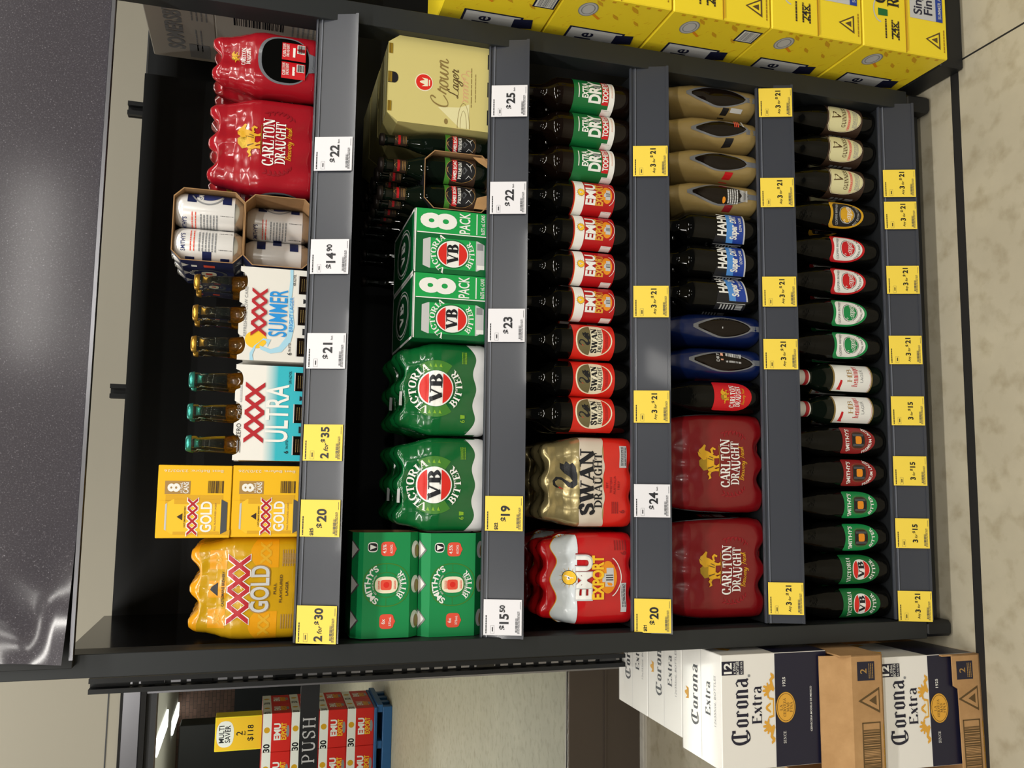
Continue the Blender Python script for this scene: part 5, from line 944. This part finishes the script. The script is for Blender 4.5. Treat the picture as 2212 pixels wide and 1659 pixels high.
# white bottle carriers
def carrier(kind, label, loc, rz=0.0):
    W2, D, Hh = .088, .126, .128; root = empty('bottle_carrier', loc, rz)
    face = 'ultra_print' if kind == 'ultra' else 'board_white'
    top = []
    N = 60
    for i in range(N+1):
        x = -W2+2*W2*i/N; dd = min(abs(x-c) for c in (-.0595, 0, .0595)); z = Hh if dd > .0185 else Hh-.0135*math.sqrt(max(0, 1-(dd/.0185)**2))**.8
        top.append((x, z))
    for nm, y0, y1 in (('front_panel', 0, .0012), ('back_panel', D-.0012, D)):
        m = MB(); vs = []; n = len(top)
        for y in (y0, y1): vs += [(x, y, 0) for x, z in top]+[(x, y, z) for x, z in top]
        fs = []
        for i in range(n-1): fs += [(i, i+1, n+i+1, n+i), (2*n+i+1, 2*n+i, 3*n+i, 3*n+i+1), (n+i, n+i+1, 3*n+i+1, 3*n+i)]
        m.add(vs, fs, face)
        if nm == 'front_panel':
            M = front(0, 0, 0)
            for x in (-.0595, 0, .0595):
                m.rect(x-.0175, .001, x+.0175, .0225, 'glass_brown', M, .0005); m.rect(x-.0175, .0215, x+.0175, .0235, 'lgrey', M, .0007); m.lines(x-.012, .004, x+.012, .02, 4, 'ambr', M, .0008, .25)
            if kind == 'ultra':
                xxxx(m, .0, .0755, .0345, .107, M, .0008, None, outline=None); m.text('ULTRA', 0, .033, .0395, 'white', M, .001, bold=.02, wide=.107)
                m.text('ZERO', -.034, .1155, .0075, 'ink', M, .0008, bold=0, wide=.026); m.text('CARB', .0, .1155, .0075, 'grey', M, .0008, bold=-.01, wide=.026); m.lines(-.074, .115, -.052, .1235, 2, 'grey', M, .0008); m.rect(-.0496, .1145, -.0492, .1245, 'ink', M); m.lines(.018, .116, .05, .123, 1, 'lgrey', M, .0008)
                m.text('6', -.072, .03, .0075, 'ink', M, .0008); m.text('330mL BOTTLES', -.058, .031, .004, 'ink', M, .0008, wide=.016); m.text('2.8% ALC/VOL', .067, .029, .0045, 'ink', M, .0008, wide=.024)
            else:
                M0 = M; M = at(M, 0, .019); m.oval(-.049, .077, .0165, .0195, 'yell', M, .0005, 30)
                m.poly([(-.088, .08), (-.078, .082), (-.06, .076), (-.046, .064), (-.052, .058), (-.062, .056), (-.048, .05), (-.05, .066), (-.06, .079), (-.075, .087), (-.088, .0865)], 'lblue', M, .0008)
                m.poly([(-.06, .07), (-.066, .05), (-.06, .035), (-.04, .022), (-.01, .018), (.03, .022), (.07, .019), (.088, .02), (.088, .014), (.06, .0135), (.03, .0155), (-.02, .0085), (-.05, .014), (-.07, .03), (-.074, .05), (-.067, .068)], 'lblue', M, .0007)
                M = M0; xxxx(m, .003, .0785, .0275, .087, M, .0014, None, outline=None); m.text('SUMMER', .003, .0425, .0315, 'blue', M, .0014, bold=.02, wide=.089); m.text('BRIGHT LAGER', .002, .0305, .0068, 'blue', M, .0012, bold=0, wide=.066)
                m.text('REFRESHING LOW CARB', .003, .1135, .0055, 'grey', M, .0008, bold=0, wide=.094); m.text('6', -.073, .031, .0075, 'ink', M, .0008); m.text('330mL BOTTLES', -.061, .033, .004, 'ink', M, .0008, wide=.016); m.text('4.0% ALC/VOL', .068, .028, .0045, 'ink', M, .0008, wide=.022)
            m.rect(-.036, .006, -.024, .0125, 'ink', M, .0006); m.poly([(.026, .006), (.031, .006), (.033, .013), (.024, .013)], 'ink', M, .0006)
        m.build(nm, root)
    for sx in (-1, 1):
        m = MB(); m.add([(sx*W2, 0, 0), (sx*W2, D, 0), (sx*W2, D, Hh-.01), (sx*W2, 0, Hh-.01)], [(0, 1, 2, 3)], 'board_white'); m.build('side_panel', root)
    m = MB(); m.box(-W2, .0614, 0, W2, .0626, .118, 'board_white'); m.box(-W2, .0012, 0, W2, D-.0012, .0012, 'kraft_inner'); m.build('divider', root)
    first = None
    for j in (0, 1):
        for x in (-.0585, 0, .0585):
            if first is None:
                m = MB(); P_ = [(.024, 0), (.0275, .003), (.0282, .01), (.0282, .078), (.0265, .093), (.0225, .107), (.0185, .118), (.0162, .130), (.0148, .148), (.0128, .190), (.0142, .192), (.0142, .199), (.0125, .201)]
                m.lathe(P_, 'glass_clear', n=24); b = m.build('bottle', root)
                m = MB(); m.lathe([(max(r-.0022, .008), z+.003) for r, z in P_[:8]]+[(.0129, .141), (.0001, .1412)], 'beer', n=20); m.build('beer_fill', b)
                m = MB(); cap_mb(m, .199, 'cap_teal' if kind == 'ultra' else 'cap_gold', k=1.0); m.build('cap', b); first = b
            else:
                b = first.copy(); COL.objects.link(b); b.parent = root
                for ch in first.children: c = ch.copy(); COL.objects.link(c); c.parent = b
            b.location = (x, .031+.064*j, .0014)
    return tag(root, label, 'bottle carrier', 'white bottle carriers')
carrier('ultra', 'white and aqua carrier of clear bottles with teal caps', (.4185, .02, SURF[1]))
cs = carrier('summer', 'white carrier of clear bottles with gold caps, a yellow sun and blue wave', (.603, .02, SURF[1]), .01)
# cream carton with cut-outs
def crown(label, loc, rz=0.0):
    W2, D, Hh, c = .090, .135, .218, .022; m = MB()
    A = [(-W2, .0), (W2, 0), (W2, Hh-c), (W2-c*.75, Hh), (-W2+c*.75, Hh), (-W2, Hh-c)]
    m.exty(A, 0, D, 'board_crown'); M = front(0, 0, 0)
    m.oval(-.002, .1445, .0185, .0185, 'cream', M, .0004, 34); m.oval(-.002, .1445, .0165, .0165, 'vbred', M, .0007, 34); m.poly(CROWN, 'cream', M, .001, None, -.002, .137, .0155, .0165); m.rect(-.0085, .1325, .0045, .135, 'cream', M, .001)
    m.text('Crown', .003, .0955, .034, 'ambr', M, .0006, font='s', wide=.104); m.text('Lager', .004, .0735, .0215, 'harp', M, .0006, font='s', wide=.062); m.tris(stroke([(-.034+.068*i/60+.004*sin(i*.9), .058+.0055*sin(i*.9+1)*(1 if i % 17 else 1.5)+.006*(i > 40)*sin(i*.3)) for i in range(61)], lambda a, b: .0009), 'pink', M, .0006)
    m.lines(-.042, .0455, .042, .0485, 1, 'ambr', M, .0005, .5); m.lines(-.03, .037, .03, .0395, 1, 'ambr', M, .0005, .5)
    m.poly([(-.0885, .07), (-.05, .115), (-.045, .07), (-.036, .05), (-.0885, .05)], 'lcream', M, .0003); m.ring(-.089, .062, .054, .013, .0009, 'ambr', M, .0005, 20, -PI/2, PI/2); m.ring(-.089, .062, .038, .007, .0008, 'ambr', M, .0005, 20, -PI/2, PI/2); m.oval(-.078, .098, .006, .004, 'ambr', M, .0003)
    for x in (-.06, 0, .06):
        m.rect(x-.0155, 0, x+.0165, .0125, 'ink', M, .0005); m.shape(lambda b: .0115*(1 if b > .4 else math.sqrt(max(0, 1-(1-b/.4)**2))), Hh-.021, Hh-.0005, 'ink', M, .0006, 10, 6); m.rect(x-.0105, Hh-.0085, x+.0105, Hh-.001, 'goldfoil', M, .001); m.rect(x-.0105, Hh-.0045, x+.0105, Hh-.0035, 'harp', M, .0012)
    for k in range(3): m.rect(-W2+.02, .02+.03*k, W2-.02, .035+.03*k, 'lcream', topm(0, 0, Hh), .0004)
    o = m.build('bottle_carton'); put(o, loc, rz); return tag(o, label, 'bottle carton', 'cream cartons')
cr = crown('cream carton with a red crown disc at the end of the second shelf', (1.0995, .02, SURF[2]), .0)
for k in (1, 2): tag(dup(cr, (1.1+.003*k, .022+.142*k, SURF[2]), -.015), 'cream carton %s behind the front cream carton' % ('first', 'second')[k-1], None)
# open sleeve of dark bottles, with loose bottles beside and behind
def lab_boag(m):
    M = cyl(.0292); m.rect(-.034, .03, .034, .094, 'brownink', M, .0003, nx=16); m.rect(-.034, .083, .034, .094, 'moss', M, .0005, nx=16); m.oval(0, .062, .026, .031, 'ink', M, .0007, 30); m.ring(0, .062, .026, .031, .0008, 'tan', M, .0009)
    m.poly([(-.014, .078), (.012, .078), (.002, .091), (-.004, .09)], 'tan', M, .0011); m.rect(-.023, .069, .023, .079, 'red', M, .0011, nx=8); m.text('JAMES BOAG', 0, .071, .0062, 'white', M, .0015, bold=.03, wide=.04, L=.01); m.text('PREMIUM', 0, .0605, .0065, 'white', M, .0015, font='r', wide=.034, L=.01)
    m.poly([(-.016, .05), (.016, .05), (.01, .044), (.018, .036), (0, .04), (-.016, .036), (-.01, .045)], 'lgrey', M, .0013); m.poly([(-.008, .055), (0, .06), (.008, .054), (.002, .048)], 'dgrey', M, .0014)
def neck_boag(m):
    N = cyl(.0146); m.rect(-.016, .168, .016, .196, 'brownink', N, .0004, nx=10); m.rect(-.012, .184, .012, .189, 'red', N, .001, nx=6); m.poly([(-.007, .188), (.007, .188), (0, .196)], 'tan', N, .0009); m.rect(-.016, .1685, .016, .1692, 'tan', N, .0008, nx=8); m.lines(-.009, .172, .009, .181, 3, 'tan', N, .0008, .3)
def boag(parent=None):
    m = MB(); m.lathe([(r*.952, z*1.03) for r, z in PS], 'glass_green', n=28); b = m.build('bottle' if parent else 'beer_bottle', parent); m = MB(); lab_boag(m); m.build('label', b); m = MB(); neck_boag(m); m.build('neck_label', b); m = MB(); cap_mb(m, .2155, 'cap_dark', k=.98); m.build('cap', b); return b
m = sleeve(.1205, .139, .19, .02, 'ink', 'kraft_inner'); bo = m.build('bottle_sleeve'); m = MB(); m.poly([(-.053, .001), (-.02, .001), (-.03, .03), (-.053, .036)], 'kraft', front(0, .001, 0), 0); m.poly([(.03, .001), (.055, .001), (.055, .04), (.045, .028)], 'kraft', front(0, .001, 0), 0); m.build('torn_flap', bo)
b0 = None
for j in range(3):
    for x in (-.0294, .0294):
        if b0 is None: b = b0 = boag(bo)
        else:
            b = b0.copy(); COL.objects.link(b); b.parent = bo
            for ch in b0.children: c = ch.copy(); COL.objects.link(c); c.parent = b
        b.location = (x, .0335+.0605*j, .0018); b.rotation_euler = (0, 0, (.1, -.15)[x > 0])
put(bo, (.8995, .022, SURF[2]), .0); tag(bo, 'open brown sleeve of dark bottles with red neck labels', 'bottle pack', None)
lb = boag(); put(lb, (.9848, .062, SURF[2]), -.05); lb.scale = (.84, .84, 1); tag(lb, 'loose dark bottle with a red neck label, between the sleeve and the cream carton', 'bottle', 'loose dark bottles')
k = 0
for x, y in ((.875, .25), (.94, .25), (.875, .315), (.94, .315), (.875, .38), (.94, .38), (.812, .325), (.812, .39), (.748, .325)):
    k += 1; tag(dup(lb, (x, y, SURF[2]), .3*k), 'dark bottle standing in the shadow behind the open sleeve', 'bottle', 'dark bottles behind the sleeve')
# the two cartons seen through the open end
m = MB(); m.box(0, 0, 0, .3, .25, .228, 'board_grey', .002); M = left(0, 0, 0); m.bars(-.132, .085, -.09, .19, 'ink', M, .0006, n=30, vertical=False); m.lines(-.18, .02, -.09, .075, 5, 'grey', M, .0006, .3); m.ring(-.14, .025, .018, .02, .002, 'grey', M, p=6)
g1 = m.build('grey_carton'); put(g1, (1.275, .115, 1.425)); tag(g1, 'lower pale grey carton with a barcode, seen past the red end on pack', 'carton', 'pale grey cartons')
m = MB(); m.box(0, 0, 0, .3, .35, .142, 'board_grey', .002); M = left(0, 0, 0); m.text('SOMERSBY', -.20, .07, .034, 'grey', M, .0006, bold=.05, wide=.2); m.lines(-.3, .03, -.2, .05, 2, 'grey', M, .0006, .3); m.rect(-.335, .015, -.27, .06, 'grey', M, .0006); m.lines(-.16, .015, -.05, .055, 4, 'grey', M, .0006, .3)
g2 = m.build('grey_carton'); put(g2, (1.278, .10, 1.654)); tag(g2, 'upper pale grey carton, topmost of the two by the end post', 'carton', 'pale grey cartons')
# yellow cartons outside the right post
def ale(bar):
    m = MB(); Wd, D, Hh = .40, .28, .2255; m.box(0, 0, 0, Wd, D, Hh, 'board_ale', .0025)
    M = left(0, 0, 0)
    m.oval(-.048, .165, .026, .02, 'lgrey', M, .0005, 26); m.ring(-.048, .165, .026, .02, .0022, 'grey', M, .0008); m.ring(-.048, .165, .019, .014, .002, 'grey', M, .0009); m.poly([(-.066, .15), (-.058, .15), (-.076, .128), (-.08, .132)], 'orange', M, .0005)
    m.rect(-.235, .052, -.118, .178, 'navy', M, .0005); m.rect(-.235, .057, -.122, .173, 'lgrey', M, .0008); m.text('Single', -.183, .118, .036, 'navy', M, .001, wide=.095); m.text('Fin', -.19, .07, .036, 'navy', M, .001); m.poly([(-.155, .025), (-.12, .032), (-.128, .07), (-.165, .068)], 'navy', M, .001)
    for x, z, k in ((-.07, .09, .02), (-.03, .14, .02), (-.035, .06, .024), (-.08, .04, .018)): m.poly([(0, 0), (.6, .3), (1, 1), (.5, .8), (.2, .5)], 'pgold', M, .0005, None, x, z, k, k)
    for i in range(8): m.rect(-.008-.0035, .02+.025*i, -.004-.0015, .028+.025*i, 'pgold', M, .0005)
    for i in range(26):
        q = random.random; m.rect(-.02-.16*q(), .01+.19*q(), 0, 0, 'pgold', lambda u, v, e: M(0, 0, -.001), .0) if False else None
    rnd = random.Random(3)
    for i in range(46):
        a, b = -.012-.15*rnd.random(), .012+.19*rnd.random(); m.poly([(a, b), (a-.008, b+.007), (a-.0085, b+.006)], 'pgold', M, .0003)
    if bar: m.rect(-.07, .004, -.022, .05, 'navy', M, .0006); m.rect(-.066, .008, -.026, .046, 'white', M, .0009); m.bars(-.064, .010, -.028, .044, 'grey', M, .0012, n=20, vertical=False)
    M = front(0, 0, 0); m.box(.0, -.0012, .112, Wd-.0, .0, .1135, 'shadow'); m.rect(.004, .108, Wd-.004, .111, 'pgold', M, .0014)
    m.text('24x', .047, .135, .016, 'ink', M, .0008); m.lines(.025, .13, .07, .18, 3, 'brownink', M, .0006, .25); m.poly([(.077, .16), (.092, .16), (.093, .185), (.076, .185)], 'gree', M, .0006)
    m.text('GAGE', .155, .165, .03, 'ink', M, .0008, font='r', wide=.1); m.text('ROADS', .155, .13, .03, 'ink', M, .0008, font='r', wide=.11); m.ring(.09, .178, .03, .02, .003, 'lgrey', M, .0006, a0=0, a1=PI)
    m.rect(.085, .02, .2, .1, 'lgrey', M, .0006); m.text('Single', .13, .068, .022, 'navy', M, .0009, bold=.03, wide=.07); m.text('Fin', .115, .04, .022, 'navy', M, .0009, bold=.03, wide=.035); m.rect(.085, .012, .16, .03, 'dblue', M, .0012); m.text('SUMMER ALE', .122, .016, .008, 'lgrey', M, .0015, wide=.06)
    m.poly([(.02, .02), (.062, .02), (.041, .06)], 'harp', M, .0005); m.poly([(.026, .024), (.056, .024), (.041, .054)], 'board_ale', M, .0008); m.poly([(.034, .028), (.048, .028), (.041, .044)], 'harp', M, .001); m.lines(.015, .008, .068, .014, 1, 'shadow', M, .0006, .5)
    return m.build('ale_carton')
a0, a1 = ale(False), ale(True); ONM = ['lowest yellow carton, standing on the dark plinth', 'second yellow carton from the bottom of the stack', 'third yellow carton from the bottom, with a barcode', 'fourth yellow carton from the bottom of the stack', 'topmost yellow carton of the stack, with a barcode']
for i in range(5):
    src = (a0, a1)[i in (2, 4)]; first = i in (0, 2); o = src if first else dup(src, (0, 0, 0))
    put(o, (1.2555+.001*(i % 2), -.124, .067+.2285*i)); tag(o, ONM[i], 'carton', 'yellow cartons')
# white cartons outside the left post
def corona_art(m, M, W):
    c = -W/2
    m.text('Corona', c+.001, .187, .036, 'corona_navy', M, .0007, font='k', wide=.1305); m.text('Extra', c+.012, .156, .0225, 'corona_navy', M, .0007, font='k', wide=.074); m.oval(c+.0705, .184, .003, .003, 'grey', M, .0007)
    m.rect(c-W/2+.001, .001, c+W/2-.001, .124, 'corona_navy', M, .0004); m.poly(CROWN, 'cgold', M, .0007, None, c+.005, .127, .036, .02); m.poly([(-.4, .1), (.4, .1), (.45, .5), (.2, .3), (0, .7), (-.2, .3), (-.45, .5)], 'cream', M, .0009, None, c+.005, .128, .036, .02)
    m.poly(GRIFF, 'cgold', M, .0007, None, c+.05, .1255, -.04, .028); m.poly(GRIFF, 'cgold', M, .0007, None, c-.042, .1255, .04, .028)
    m.oval(c+.004, .1, .031, .0235, 'harp', M, .0009, 34); m.oval(c+.004, .1, .03, .0225, 'cgold', M, .0011, 34); m.ring(c+.004, .1, .0275, .0205, .0009, 'harp', M, .0014)
    for i, (t, wd) in enumerate((('LA', .011), ('CERVEZA', .036), ('MAS', .018), ('FINA', .02))): m.text(t, c+.004, .108-.0078*i, .0058, 'harp', M, .0015, font='l', wide=wd)
    m.text('SINCE', c-.055, .1, .0065, 'white', M, .0008, font='l', wide=.024); m.text('1925', c+.055, .1, .0065, 'white', M, .0008, bold=.02, wide=.018)
    m.text('CERVECERIA MODELO DE MEXICO', c-.002, .038, .004, 'white', M, .0008, wide=.09)
    m.rect(c+.0735, .196, c+.1005, .246, 'corona_navy', M, .0006); m.text('12', c+.087, .224, .0165, 'white', M, .0009, bold=.05, wide=.0215); m.text('x 355mL', c+.087, .2145, .0058, 'white', M, .0009, wide=.023); m.text('BOTTLES', c+.087, .2065, .006, 'white', M, .0009, wide=.025); m.text('ALC 4.5% VOL', c+.087, .199, .0042, 'white', M, .0009, wide=.025)
def corona(label, loc, rz=0.0, W=.228, D=.176, Hh=.247):
    m = MB(); m.box(-W, 0, 0, 0, D, Hh, 'corona_white', .0015); corona_art(m, front(0, 0, 0), W); m.box(-W+.001, .0005, .0005, -.001, D-.0005, .122, 'corona_navy')
    m.rect(.001, .001, D-.001, .124, 'corona_navy', rightm(0, 0, 0), .0004); m.ring(D*.55, .16, .07, .07, .02, 'cgold', rightm(0, 0, 0), .0006, 30, .2, 2.4); m.rect(.09, .126, .14, .15, 'lgrey', rightm(0, 0, 0), .0006)
    T = topm(0, 0, Hh)
    for y0 in (0, D/2):
        m.rect(-W, y0+D/2-.0008, 0, y0+D/2, 'lgrey', T, .0004)
    m.text('Extra', -W*.42, .045, .02, 'dgrey', T, .0005, font='k', wide=.068); m.text('12x355mL BOTTLES', -W*.42, .022, .008, 'grey', T, .0005, bold=-.01, wide=.1); m.text('Corona', -W*.44, .098, .027, 'dgrey', T, .0005, font='k', wide=.125); m.poly(CROWN, 'cgold', T, .0005, None, -W*.46, .138, .022, .018)
    o = m.build('bottle_carton'); put(o, loc, rz); return tag(o, label, 'carton', 'white bottle cartons')
def tray(label, loc, W, D, lo, rz=0.0, hh=.075):
    m = MB(); t = .003; m.box(-W, 0, 0, 0, D, t, 'kraft'); m.box(-W, D-t, 0, 0, D, hh*1.6, 'kraft'); m.box(-t, 0, t, 0, D-t, hh*1.35, 'kraft'); m.box(-W, 0, t, -W+t, D-t, hh*1.35, 'kraft')
    P = [(-W, 0), (0, 0), (0, hh), (-.065, hh), (-.072, hh-.012), (-W+.05, hh-.012), (-W+.045, hh), (-W, hh)] if lo else [(-W, 0), (0, 0), (0, hh), (-W, hh)]
    m.exty(P, 0, t, 'kraft')
    if not lo: m.add([(-W, 0, hh), (0, 0, hh), (-.006, .035, hh+.052), (-W+.006, .035, hh+.052), (-W, .003, hh), (0, .003, hh), (-.006, .038, hh+.052), (-W+.006, .038, hh+.052)], [(0, 1, 2, 3), (7, 6, 5, 4), (0, 4, 5, 1), (2, 6, 7, 3), (1, 5, 6, 2), (0, 3, 7, 4)], 'kraft')
    M = front(0, 0, 0); m.rect(-.052, .02, -.014, .062, 'corona_navy', M, .0005); m.text('2', -.033, .04, .015, 'tan', M, .0008); m.lines(-.048, .024, -.018, .037, 3, 'tan', M, .0008, .4)
    m.poly([(-.118, .01), (-.066, .01), (-.092, .062)], 'harp', M, .0005); m.poly([(-.112, .0125), (-.072, .0125), (-.092, .054)], 'kraft', M, .0008); m.poly([(-.102, .018), (-.082, .018), (-.092, .036)], 'harp', M, .001)
    for r_ in ((-W+.01, .01, -.135, .0125), (-W+.01, .052, -.135, .0545), (-W+.01, .01, -W+.0125, .0545), (-.1375, .01, -.135, .0545)): m.rect(*r_, 'harp', M, .0006)
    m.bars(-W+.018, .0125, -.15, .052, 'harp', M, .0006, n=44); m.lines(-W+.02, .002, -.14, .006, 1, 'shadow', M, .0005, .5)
    o = m.build('cardboard_tray'); put(o, loc, rz); return tag(o, label, 'tray', 'brown cardboard trays')
Yf = -.064
tray('lower brown cardboard tray with a notched front, on the floor', (-.062, Yf-.003, .001), .285, .37, True, .035, .072)
corona('lower white and navy bottle carton, standing in the tray on the floor', (-.062, Yf+.006, .006), .03, .228, .17)
tray('upper brown cardboard tray, its front folded in, on the lower carton', (-.05, Yf-.012, .259), .28, .37, False, .012)
uc = corona('upper front white and navy bottle carton with a large black letter name', (-.0465, Yf+.030, .364), .005, .226, .168)
tag(dup(uc, (-.028, .138, .364), .0), 'second white bottle carton behind the upper front carton', None); tag(dup(uc, (-.028, .312, .364), .0), 'third white bottle carton behind the upper front carton', None)
